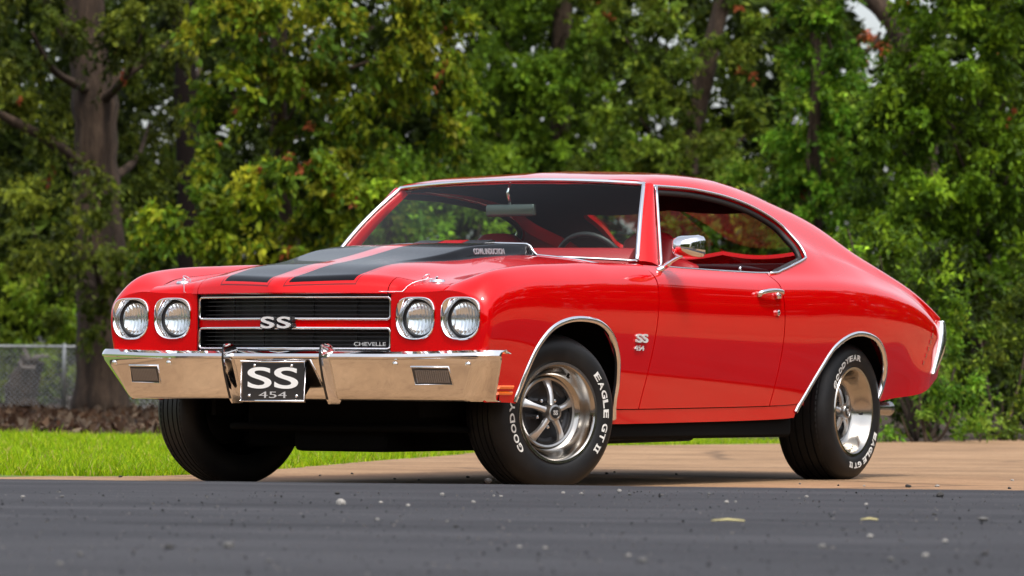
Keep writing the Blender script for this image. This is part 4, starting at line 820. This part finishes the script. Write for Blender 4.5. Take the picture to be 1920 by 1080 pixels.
# ---- front bumper
_by = np.array([0, .25, .5, .7, .84, .905, .94, .958, .968]); _bx = np.array([-.838, -.832, -.812, -.780, -.756, -.742, -.722, -.69, -.64])
_gy = np.linspace(0, 1.1, 221); _gv = np.interp(_gy, _by, _bx)
for _k in range(6): _gv[1:-1] = .25*_gv[:-2]+.5*_gv[1:-1]+.25*_gv[2:]
def bump_x(y): return float(np.interp(abs(y), _gy, _gv))
BPROF = [(.060, .556), (.022, .569), (.004, .567), (-.012, .557), (-.020, .545), (-.019, .538), (-.0124, .534), (-.0110, .529), (.0005, .50), (.0165, .46), (.0325, .42), (.0445, .390), (.048, .384), (.058, .373), (.074, .367), (.10, .366)]
rings = []; S_ = np.concatenate([-np.linspace(.968, .84, 26), np.linspace(-.83, .83, 61), np.linspace(.84, .968, 26)])
for yv in S_:
    a_ = abs(yv); k_ = float(ss(.55, .968, a_)); rg = []
    for dx, z in BPROF:
        low = np.clip((.54-z)/.17, 0, 1); y = yv-math.copysign(.085*low*k_, yv); wv = float(ss(.88, .955, a_)); rg.append(((1-wv)*bump_x(y)+wv*bump_x(yv)+dx+.03*low*wv, y, z+.008*k_*(z > .53)))
    rings.append(rg)
bum = MB().loft(rings, cap=False, closed=False).build('front_bumper', CHROME_B, CAR, angle=24)
bum.modifiers.new('thick', 'SOLIDIFY').thickness = .004
for s in (1, -1):
    # guards
    rings = []
    for x0, z, wd, dp in ((-.862, .597, .004, .012), (-.872, .590, .006, .030), (-.880, .572, .007, .05), (-.880, .53, .008, .055), (-.862, .47, .009, .055), (-.838, .41, .009, .055), (-.820, .37, .009, .045), (-.806, .352, .006, .03)):
        cy = s*.236; wb_ = wd+.020*min(1, dp/.05); rings.append([(x0+dp+.02, cy-wb_, z), (x0+.012, cy-wd*1.3, z), (x0, cy-wd*.6, z), (x0, cy+wd*.6, z), (x0+.012, cy+wd*1.3, z), (x0+dp+.02, cy+wb_, z)])
    gd = MB().loft(rings).build('bumper_guard', CHROME_B, bum, angle=35)
    MB().loft([[(p[0]-.003 if i in (2, 3) else p[0]+.004, cy+(p[1]-cy)*(.9 if i in (2, 3) else .7), p[2]) for i, p in enumerate(rg) if i in (1, 2, 3, 4)] for rg in rings[1:-1]]).build('guard_pad', mat('guard_rubber', (.010, .010, .011), .35), bum, angle=40)
    # signal lamps
    y0, y1, z0, z1 = .622, .782, .434, .505; f = lambda y, z, o: (bump_x(y)+np.interp(z, [.42, .46, .50, .533], [.0325, .0165, .0005, -.0125])-o, s*y, z)
    fr = MB(); fr.tube([f(y0, z0, .001), f(y0-.006, z1, .001), f(y1-.006, z1, .001), f(y1, z0, .001)], .005, 6, closed=True)
    lampo = fr.build('signal_lamp', CHROME, bum, True)
    bk = MB().add([f(y0, z0, .0015), f(y0-.006, z1, .0015), f(y1-.006, z1, .0015), f(y1, z0, .0015)], [(0, 1, 2, 3)]).build('lamp_recess', mat('lamp_recess', (.05, .048, .045), .3), lampo)
    ln = MB(); nn = 16
    for k in range(nn):
        a = y0+.008+(y1-y0-.018)*k/nn; b = y0+.008+(y1-y0-.018)*(k+1)/nn; m_ = (a+b)/2
        ln.add([f(a, z0+.008, .003), f(a, z1-.012, .003), f(m_, z1-.012, .0065), f(m_, z0+.008, .0065), f(b, z1-.012, .003), f(b, z0+.008, .003)], [(0, 1, 2, 3), (3, 2, 4, 5)])
    ln.build('lamp_lens', mat('clear_lens', (.14, .12, .105), .12, .0, 1.), lampo)
    for yy in (.55, .86): MB().lathe([(0, -.006), (.009, -.004), (.012, 0)], 14, 'x', f(yy, .518, .002)).build('bolt', CHROME_B, bum, True)
# ---- plate
pl = MB().box((-.864, -.152, .366), (-.858, .152, .520), .004).build('licence_plate', mat('plate_black', (.016, .014, .014), .3, coat=.4), CAR)
MB().tube([(-.865, -.155, .362), (-.865, .155, .362), (-.865, .155, .524), (-.865, -.155, .524)], .006, 8, closed=True).build('plate_frame', CHROME, pl, True)
text_obj('plate_letters', 'SS', WHITE, pl, (-.8655, 0, .457), (0, -1, 0), (0, 0, 1), .245, .088, .012, .002)
text_obj('plate_numbers', '454', mat('plate_grey', (.5, .5, .5), .4), pl, (-.8655, 0, .388), (0, -1, 0), (0, 0, 1), .135, .026, -.006, .002)
for y, z in ((.115, .384), (-.115, .384), (.09, .508), (-.09, .508)): MB().lathe([(0, -.870), (.006, -.868), (.007, -.864)], 10, 'x', (0, y, z)).build('plate_screw', CHROME, pl, True)
MB().box((-.855, -.10, .37), (-.80, .10, .40)).build('plate_bracket', UNDER, pl)

# ---- glass house: windscreen, pillars, mouldings
def wbase(s): return np.array([.585+.245*s*s, .785*s, 1.0-.023*s*s])
def wtop(s): return np.array([1.10+.085*s*s, .628*s, 1.352-.022*s*s])
def wpt(s, t, off=0.):
    p = wbase(s)*(1-t)+wtop(s)*t; b = .018*math.sin(math.pi*t)
    nrm = np.array([-.70, .25*s, .66]); nrm /= np.linalg.norm(nrm); return p+nrm*(b+off)
SS_, TT_ = np.linspace(-1, 1, 41), np.linspace(0, 1, 17)
WG = np.array([[wpt(s, t) for t in TT_] for s in SS_])
panel('windscreen', WG, [], WGLASS, CAR, flange=0, flip=True)
mb = MB(); path = [wpt(-1, t, .004) for t in TT_]+[wpt(s, 1, .004) for s in SS_[1:-1]]+[wpt(1, t, .004) for t in TT_[::-1]]
def ribbon(path, w, normal_f, h=.004, n=8, name='trim', m=CHROME, parent=CAR, taper=None):
    mb = MB(); mb.tube(path, w, n); return mb.build(name, m, parent, True)
ribbon(path, .0105, None, name='windscreen_trim')
ribbon([wpt(s, 0, .003) for s in SS_], .006, None, name='windscreen_lower_trim')
mb = MB(); pin_path = [wpt(-.982, t, -.004) for t in TT_]
for s in (1, -1):
    # pillar: swept five-sided section between windscreen edge and door-glass channel
    rings = []
    for k in range(15):
        t = k/14; a = wpt(s, t, .0); e = np.array([.93+.275*t, s*(.838-.172*t), .955+.367*t])
        d = e-a; o = np.array([-.35, s*.75, .45]); o /= np.linalg.norm(o); inn = -o
        rings.append([a+.004*o, a+d*.25+.016*o, a+d*.55+.020*o, a+d*.85+.012*o, e+.002*o, e+inn*.03+d*.15, a+d*.4+inn*.045, a+inn*.02])
    MB().loft(rings).build('windscreen_pillar', PAINT, CAR, angle=60)
    # door-window frame moulding: up the pillar, along the drip rail, down round the quarter window, back along the sill
    fr = [np.array([.93+.275*t, s*(.842-.172*t), .953+.369*t]) for t in np.linspace(0, 1, 10)]
    MB().tube([p+np.array([.004, s*.006, 0]) for p in fr], .0075, 8).build('pillar_trim', CHROME, CAR, True)
    rail = []
    for (x, z) in WINP[::-1]:
        if x < 1.2 and z > 1.3: continue
        if x < 1.95 and z < 1.0: continue
        p, n = side_pt(float(x), float(z), .003); rail.append((p[0], s*p[1], p[2]))
    MB().tube([tuple(fr[-1])]+rail, .0068, 8).build('drip_rail_trim', CHROME, CAR, True)
    sill = [];
    for x in np.linspace(.90, 1.98, 40): g = grid(top_section, [x], [.72])[0, 0]; sill.append((x, s*(g[1]-.004), g[2]+.002))
    MB().tube(sill, .005, 6).build('sill_trim', CHROME, CAR, True)
    # black weather strip set inside the opening
    cx_, cz_ = 1.75, 1.14; ws = []
    for (x, z) in WINP[::-1]:
        if x < 1.2 and z > 1.3: continue
        if x < 1.3 and z < 1.0: continue
        xx, zz = x+(cx_-x)*.022, z+(cz_-z)*.05; p, n = side_pt(float(xx), float(zz), -.025); ws.append((p[0], s*p[1], p[2]))
    MB().tube(ws, .014, 8).build('weather_strip', mat('rubber_seal', (.012, .009, .009), .6), CAR, True)
    # inner return of the roof rail and the quarter opening
    GI = GQ
    if s > 0:   # far door glass is up; the near one is wound down
        panel('side_window', grid(top_section, np.linspace(1.0, 2.5, 80), np.linspace(.66, 1.12, 40)), [lambda P: sdW(P[..., 0], P[..., 2])-.004], GLASS, CAR, flip=True, side=s, flange=0, outer_off=-.02)
    # inner trim of the quarter (sail) panel
    panel('sail_trim', GQ[:, 62:], [lambda P: -sdW(P[..., 0], P[..., 2])-.004, lambda P: P[..., 0]-2.0, lambda P: 3.1-P[..., 0], lambda P: P[..., 2]-.93], REDINT, CAR, flip=True, side=s, flange=0, outer_off=-.045)
    # door inner panel and interior side
    q = MB(); ring = []
    for x in np.linspace(.78, 2.6, 20): g = grid(top_section, [x], [.70])[0, 0]; ring.append([(x, s*(g[1]-.05), g[2]-.012), (x, s*(g[1]-.11), g[2]-.02), (x, s*(g[1]-.12), .35)])
    q.loft(ring, cap=False, closed=False).build('door_card', REDINT, CAR)
MB().lathe([(0, 0), (.007, 0), (.007, .03), (.005, .036), (0, .037)], 10, 'z', (1.80, -.80, .945)).build('lock_button', CHROME, CAR, True)

# ---- interior
q = MB(); ring = []
for y in np.linspace(-.74, .74, 19):
    cv = .02*(1-(y/.74)**2); xo = .20*(y/.74)**2; ring.append([(.64+xo*.9, y, .94), (.68+xo*.8, y, .995), (.78+xo*.5, y, 1.032+cv*.3), (.97, y, 1.040+cv*.3), (1.03, y, 1.022), (1.05, y, .96), (1.02, y, .74), (.7+xo, y, .60)])
q.loft(ring, cap=True).build('dashboard', REDINT, CAR, angle=40)
MB().box((.55, -.82, .28), (2.15, .82, .31)).build('floor_pan', UNDER, CAR)
def seat(y0, y1, x0, base, top, name, lean=.16, tk=.14):
    rings = []
    for t in np.linspace(0, 1, 9):
        z = base+(top-base)*t; xx = x0+lean*t; th = tk*(1-.35*t); rd = .05+.05*max(0, t-.7)/.3
        pts = []
        for k in range(28):
            a = 2*math.pi*k/28; c, s_ = math.cos(a), math.sin(a); e = 4.
            r = (abs(c)**e+abs(s_)**e)**(-1/e); sh = 1-.10*max(0, t-.75)/.25; pts.append((xx+th/2*r*c, (y0+y1)/2+(y1-y0)/2*sh*r*s_, z-(.03*(abs(s_)**4) if t == 1 else 0)))
        rings.append(pts)
    last = [( p[0]*.6+(x0+lean)*.4, (y0+y1)/2+(p[1]-(y0+y1)/2)*.8, p[2]+.02) for p in rings[-1]]; rings.append(last)
    return MB().loft(rings).build(name, REDINT, CAR, angle=50)
for s in (1, -1):
    st = seat(s*.40-.27, s*.40+.27, 1.52, .45, 1.0, 'seat_back'); MB().box((1.05, s*.40-.26, .40), (1.58, s*.40+.26, .56), .04).build('seat_cushion', REDINT, CAR, True)
    if s < 0 or True: seat(s*.40-.13, s*.40+.13, 1.66, .98, 1.12, 'head_rest', .03, .10)
seat(-.68, .68, 2.42, .45, 1.0, 'rear_seat', .20, .16)
MB().box((2.62, -.70, .985), (3.20, .70, 1.02), .01).build('parcel_shelf', REDINT, CAR)
# steering wheel
cw = np.array([1.17, -.38, .950]); nx = np.array([.90, 0, .43]); nx /= np.linalg.norm(nx); e1 = np.array([0, 1, 0.]); e2 = np.cross(nx, e1)
e2 = e2 if e2[2] > 0 else -e2
wh = MB().tube([cw+.175*(math.cos(a)*e1+math.sin(a)*e2) for a in np.linspace(0, 2*math.pi, 48, endpoint=False)], .0135, 10, closed=True).build('steering_wheel', BLACK, CAR, True)
for a in (R(0), R(180), R(270)): MB().tube([cw-.03*nx, cw+.17*(math.cos(a)*e1+math.sin(a)*e2)], .011, 8).build('spoke', STEEL, wh, True)
MB().tube([cw-.01*nx, cw-.05*nx, cw-.25*nx], [.05, .035, .03], 14).build('steering_column', BLACK, wh, True)
# rear-view mirror
m0 = np.array([1.13, .02, 1.222]); mr = MB().box((m0[0]-.012, m0[1]-.125, m0[2]-.028), (m0[0]+.018, m0[1]+.125, m0[2]+.028), .011).build('rear_view_mirror', mat('mirror_back', (.10, .12, .11), .12, .6), CAR, True)
MB().tube([(1.13, .02, 1.24), (1.10, .02, 1.30), (1.125, .02, 1.345)], .007, 8).build('mirror_stalk', CHROME, mr, True)

# ---- door furniture, badges, lamps on the sides
for s in (1, -1):
    def sp(x, z, o=0.): p, n = side_pt(x, z, o); return np.array([p[0], s*p[1], p[2]])
    dpar = [o for o in CAR.children if o.name.startswith('door') and 'card' not in o.name][0 if s > 0 else 1]
    h = MB(); pts = [sp(1.70, .853, .004), sp(1.71, .858, .022), sp(1.78, .864, .034), sp(1.86, .864, .036), sp(1.90, .860, .028), sp(1.915, .853, .004)]
    h.tube(smooth_poly(pts, 5, False), .0105, 8, flat=1.0); h.tube([sp(1.70, .853, -.002), sp(1.72, .853, .006)], .013, 8); h.tube([sp(1.885, .850, -.002), sp(1.895, .850, .022)], [.018, .015], 10)
    h.build('door_handle', CHROME, dpar, True)
    MB().tube([sp(1.885, .772, -.004), sp(1.885, .772, .010), sp(1.885, .772, .013)], [.014, .014, .009], 14).build('door_lock', CHROME, dpar, angle=40)
    # mirror (driver's side only)
    if s < 0:
        mc = np.array([.875, -1.0, 1.042]); rings = []
        # pyramidal chrome shell: small front, rectangular rear
        for x_, w_, h_ in ((-.075, .012, .010), (-.068, .030, .024), (-.01, .064, .045), (.03, .073, .051), (.045, .071, .049)):
            rg = []
            for k in range(24):
                a = 2*math.pi*k/24; c, q_ = math.cos(a), math.sin(a); r = (abs(c)**5+abs(q_)**5)**(-1/5); rg.append((mc[0]+x_, mc[1]+w_*r*c, mc[2]+h_*r*q_))
            rings.append(rg)
        mo = MB().loft(rings).build('door_mirror', CHROME, CAR, angle=45)
        MB().loft([[np.array(p)+(.002, 0, 0) for p in rings[-1]], [np.array(p)*1.0+(.003, 0, 0) for p in rings[-1]]]).build('mirror_glass', mat('mirror_glass', (.9, .9, .9), .01, 1.), mo)
        b0 = sp(.87, .940, .0); MB().tube(smooth_poly([b0+(-.02, .01, -.005), b0+(.0, -.02, .015), b0+(-.005, -.06, .040), np.array([.868, -.985, 1.003])], 5, False), [.026]*4+[.02]*5+[.014]*7, 10, flat=.6).build('mirror_stem', CHROME, mo, True)
    text_obj('fender_badge', 'SS', BRIGHT, CAR, sp(.585, .640, .004), (1 if s < 0 else -1, 0, 0), (0, 0, 1), .106, .038, .03, .008)
    text_obj('fender_badge_number', '454', BRIGHT, CAR, sp(.572, .598, .004), (1 if s < 0 else -1, 0, 0), (0, 0, 1), .085, .022, .01, .004)
    for z0, z1 in ((.418, .434), (.394, .410)):
        x0, x1 = -.555, -.432; mk = MB(); mk.add([sp(x0+.006, z1, .001), sp(x1, z1, .001), sp(x1-.008, z0, .001), sp(x0-.002, z0, .001), sp(x0+.010, z1-.004, .009), sp(x1-.006, z1-.004, .009), sp(x1-.012, z0+.004, .009), sp(x0+.004, z0+.004, .009)], [(0, 1, 5, 4), (1, 2, 6, 5), (2, 3, 7, 6), (3, 0, 4, 7), (4, 5, 6, 7)]).build('side_marker', AMBER, CAR)
    for k in range(6):
        z = .742-.034*k; x = 3.725-.013*k-.0022*k*k; c = [(x, z), (x+.020, z-.002), (x+.015, z-.021), (x-.005, z-.019)]
        MB().loft([[sp(a, b_, -.004) for a, b_ in c], [sp(a, b_, .004) for a, b_ in c]]).build('rear_marker', REDLENS, CAR)
# ---- rear: tail panel, bumper with its wrapped end, exhaust tips
endr = grid(top_section, [3.90], np.linspace(0, 1.76, 60))[0]; ring = [tuple(p) for p in endr]+[(p[0], -p[1], p[2]) for p in endr[::-1]]
MB().add(ring, [tuple(range(len(ring)))]).build('tail_panel', PAINT, CAR)
rings = []; cor = smooth_poly([(-.004, .855), (.0, .880), (.025, .890), (.060, .886), (.082, .855), (.092, .78), (.105, .60), (.115, .3), (.12, 0)], 4, False); cor = cor+[np.array((p[0], -p[1])) for p in cor[-2::-1]]
for p in cor:
    rg = []
    for z in (.770, .764, .745, .71, .66, .61, .56, .525, .510, .506):
        q_ = (z-.506)/.264; th = .22+.78*max(0., math.sin(math.pi*min(max(q_, 0), 1)))**.6; xf_ = 3.872-.112*(1-q_)**1.2; fl_ = .012*math.sin(math.pi*q_)
        rg.append((xf_+p[0]*th, p[1]+math.copysign(fl_, p[1]) if abs(p[1]) > .5 else p[1], z))
    rings.append(rg)
rb = MB().loft(rings, cap=False, closed=False).build('rear_bumper', CHROME_B, CAR, True); rb.modifiers.new('thick', 'SOLIDIFY').thickness = .006
for s in (1, -1): MB().lathe([(.030, 3.30), (.034, 3.55), (.036, 3.60), (.031, 3.60), (.029, 3.40)], 18, 'x', (0, s*.72, .335)).build('exhaust_tip', RUST, CAR, True)

# ---- underside: wheel wells, chassis, engine sump
for s in (1, -1):
    for cx_, hw, tz in ((-.01, .52, .80), (2.67, .55, .78)):
        rings = []
        for a in np.linspace(.0, math.pi, 20): rings.append([(cx_+hw*math.cos(a), s*y, .37+(tz-.37)*math.sin(a)) for y in (.875, .52)])
        MB().loft(rings, cap=False, closed=False).build('wheel_well', UNDER, CAR, True)
        MB().box((cx_-hw, min(s*.52, s*.50), .30), (cx_+hw, max(s*.52, s*.50), tz)).build('inner_wing', UNDER, CAR)
MB().box((.46, -.85, .205), (2.25, .85, .30), .03).build('chassis_rails', UNDER, CAR)
MB().box((3.0, -.66, .40), (3.80, .66, .52), .03).build('boot_floor', UNDER, CAR)
MB().box((-.36, -.46, .235), (.55, .46, .42), .04).build('engine_cradle', UNDER, CAR)
MB().tube(smooth_poly([(-.02, -.60, .24), (-.30, -.56, .25), (-.40, -.42, .255), (-.41, 0, .25), (-.40, .42, .255), (-.30, .56, .25), (-.02, .60, .24)], 6, False), .014, 8).build('sway_bar', UNDER, CAR, True)
for s in (1, -1):
    MB().tube([(.13, s*.05, .235), (.14, s*.62, .225)], .011, 8).build('tie_rod', UNDER, CAR, True)
    MB().loft([[(-.06, s*.32, .24), (.06, s*.32, .24), (.06, s*.32, .27), (-.06, s*.32, .27)], [(-.10, s*.42, .20), (.12, s*.42, .20), (.12, s*.42, .235), (-.10, s*.42, .235)], [(-.03, s*.68, .175), (.03, s*.68, .175), (.03, s*.68, .21), (-.03, s*.68, .21)]]).build('lower_arm', UNDER, CAR)
    MB().tube([(.30, s*.26, .21), (1.2, s*.30, .20), (2.2, s*.34, .21)], .03, 10).build('exhaust_pipe', RUST, CAR, True)
MB().box((-.33, -.22, .150), (.62, .24, .25), .03).build('oil_sump', UNDER, CAR)
MB().box((-.10, -.62, .165), (.12, .62, .25), .02).build('cross_member', UNDER, CAR)
for s in (1, -1): MB().tube([(-.02, s*.40, .22), (.0, s*.68, .19)], .035, 8).build('control_arm', UNDER, CAR, True)
MB().tube([(WB, -.70, .33), (WB, .70, .33)], .05, 12).build('rear_axle', UNDER, CAR, True)
MB().box((-.66, -.80, .37), (-.50, .80, .42)).build('front_valance', UNDER, CAR)

# ---- wheels (built with the outer face towards -y, then turned)
TR, RW = .325, .214
TWHITE = mat('tyre_white', (.62, .61, .58), .7, build=lambda t, b: t.links.new(ramp(t, noise(t, 45, 5, .7), [(.3, (.42, .41, .39)), (.55, (.66, .65, .62)), (.8, (.72, .71, .69))]), b.inputs['Base Color']))
def wheel(cx, cyy, s, steer, spin, wid):
    """s=-1: visible (near) side.  outer face at y = -wid/2 in wheel space"""
    hw = wid/2; face = -hw
    M = Matrix.Translation((cx, s*cyy, TR-.003)) @ Matrix.Rotation(steer, 4, 'Z') @ (Matrix.Identity(4) if s < 0 else Matrix.Rotation(math.pi, 4, 'Z')) @ Matrix.Rotation(spin, 4, 'Y')
    def b(mb, name, m, par, **k):
        mb.xform(M)
        if name in ('tyre', 'tread_block'): mb.v = [(x, y, max(z, .0)) for x, y, z in mb.v]
        return mb.build(name, m, par, **k)
    dish = .066 if cx < 1 else .078
    rim = b(MB().lathe([(RW-.012, face+.004), (RW, face-.006), (RW-.003, face-.011), (RW-.014, face-.010), (RW-.022, face-.001), (RW-.026, face+.012), (RW-.038, face+.03), (RW-.044, face+dish*.8), (RW-.060, face+dish), (RW-.068, face+dish+.004), (RW-.072, face+dish+.02)], 64), 'wheel', RIMC, CAR, angle=40)
    # tyre: tread with grooves
    prof = [(RW-.015, face+.01), (RW-.004, face-.004), (RW+.012, face-.012), (RW+.045, face-.017), (RW+.075, face-.013), (TR-.020, face+.000), (TR-.008, face+.012), (TR-.002, face+.026)]
    n = 5; w_in = wid-.052; g = []
    for k in range(n):
        a = face+.026+w_in*k/n; c = face+.026+w_in*(k+1)/n
        g += [(TR, a+.004), (TR, c-.004)]
        if k < n-1: g += [(TR-.008, c-.003), (TR-.008, c+.003)]
    tail = [(TR-.002, -face-.026), (TR-.008, -face-.012), (TR-.020, -face), (RW+.06, -face+.014), (RW, -face+.0), (RW-.015, -face-.02)]
    ty = b(MB().lathe(prof+g+tail, 96), 'tyre', TYRE, rim, angle=45)
    # shoulder sipes: shallow raised blocks round the tread edge
    sh = MB()
    for k in range(76):
        a = 2*math.pi*k/76; da = 2*math.pi/76*.36
        for e0, e1 in ((face+.004, face+.040), (-face-.040, -face-.004)):
            v = []
            for aa in (a-da, a+da):
                for (r_, y_) in ((TR+.003, e0 if e0 < 0 and e0 == face+.004 else e0), (TR+.003, e1)):
                    rr = TR-.016 if (abs(y_) > hw-.006) else TR+.003; v.append((rr*math.cos(aa), y_, rr*math.sin(aa)))
            sh.add(v, [(0, 1, 3, 2)])
    tag(b(sh, 'tread_block', TYRE, rim, recalc=False), kind='stuff')
    # five-spoke centre
    dz = face+dish
    b(MB().lathe([(RW-.060, dz+.012), (RW-.085, dz+.020), (.075, dz+.030), (.0, dz+.028)], 48), 'wheel_disc', GREYW, rim, smooth=True)
    b(MB().lathe([(RW-.064, dz-.002), (RW-.070, dz-.006), (RW-.078, dz-.003), (RW-.082, dz+.012)], 64), 'trim_ring', STEEL, rim, angle=40)
    for k in range(5):
        a = R(90+72*k); ca, sa = math.cos(a), math.sin(a); rings = []
        for r_, w_, y_, th in ((.034, .015, dz-.034, .02), (.07, .0125, dz-.030, .02), (.10, .014, dz-.021, .02), (.128, .020, dz-.008, .018), (RW-.072, .030, dz+.006, .014)):
            pr = [(-w_, .012), (-w_*.8, .0), (-w_*.25, -.004), (w_*.25, -.004), (w_*.8, .0), (w_, .012)]
            rings.append([(r_*ca-q*sa, y_+h, r_*sa+q*ca) for q, h in pr])
        b(MB().loft(rings), 'spoke', SPOKE, rim, angle=30)
        a2 = a+R(36); b(MB().lathe([(0, dz-.012), (.007, dz-.010), (.0105, dz-.004), (.0115, dz+.03)], 6, 'y', (.060*math.cos(a2), 0, .060*math.sin(a2))), 'lug_nut', CHROME, rim, angle=30)
        # slot lips between the spokes
        rings = []
        for q in np.linspace(-.34, .34, 9): rings.append([((.125+o)*math.cos(a2+q), dz+h, (.125+o)*math.sin(a2+q)) for o, h in ((-.022, .026), (-.016, .012), (.014, .010), (.020, .024))])
        b(MB().loft(rings, cap=False, closed=False), 'wheel_slot', mat('slot_grey', (.025, .025, .028), .35, .4), rim, smooth=True)
    cp = b(MB().lathe([(.040, dz+.01), (.037, dz-.046), (.033, dz-.054), (.026, dz-.056), (.024, dz-.053), (0, dz-.054)], 32), 'centre_cap', STEEL, rim, angle=40)
    b(MB().lathe([(0, dz-.0552), (.023, dz-.0548)], 24), 'cap_badge', BLACK, rim)
    v, f = text_mesh('SS', .026, .0012, .001); v = [(x, dz-.0565-z, y-.009) for x, y, z in v]; b(MB().add(v, f), 'cap_letters', SILVER, rim)
    MBv = b(MB().tube([(.09, face+.05, .155), (.083, face+.025, .146)], .005, 8), 'valve_stem', BLACK, rim)
    # raised white letters, tops outward, read clockwise from outside
    for txt, mid, hgt, span in (('EAGLE GT', 0., .027, 80), ('GOODYEAR', 180., .027, 78)):
        v = []; f = []; pen = 0.
        for ch in txt:
            if ch == ' ': pen += .34; continue
            cv, cf = text_mesh(ch, 1., .024, .5); cv = np.array(cv); lo, hi = cv.min(0), cv.max(0); wd_ = {'I': .0}.get(ch, .62)
            cv = (cv-lo)/(hi-lo)*np.array([wd_, .72, 1]); n0 = len(v); v += [(p[0]+pen, p[1], p[2]) for p in cv]; f += [tuple(i+n0 for i in q) for q in cf]; pen += wd_+.09
        if txt == 'EAGLE GT':
            x1 = pen+.24
            for bx in ((x1, x1+.62, 0, .13), (x1, x1+.62, .59, .72), (x1+.07, x1+.22, .12, .60), (x1+.40, x1+.55, .12, .60)):
                n0 = len(v); v += [(bx[0], bx[2], 1), (bx[1], bx[2], 1), (bx[1], bx[3], 1), (bx[0], bx[3], 1)]; f.append((n0, n0+1, n0+2, n0+3))
        v = np.array(v); lo, hi = v.min(0), v.max(0); q = (v-lo)/(hi-lo)
        ang = R(mid)+R(span)*(.5-q[:, 0]); rad = RW+.028+hgt*q[:, 1]
        yy = face+np.interp(rad, [RW+.012, RW+.045, RW+.075], [-.012, -.017, -.013])-.0018*q[:, 2]
        W = [(float(r_*math.cos(a_)), float(y_), float(r_*math.sin(a_))) for r_, a_, y_ in zip(rad, ang, yy)]
        b(MB().add(W, f), 'tyre_lettering', TWHITE, rim, recalc=False)
    return rim
STEER = -R(21)
wheel(0.0, .77, -1, STEER, R(0), .222); wheel(0.0, .77, 1, STEER, R(25), .222)
wheel(WB, .752, -1, 0, R(64), .250); wheel(WB, .752, 1, 0, R(10), .250)
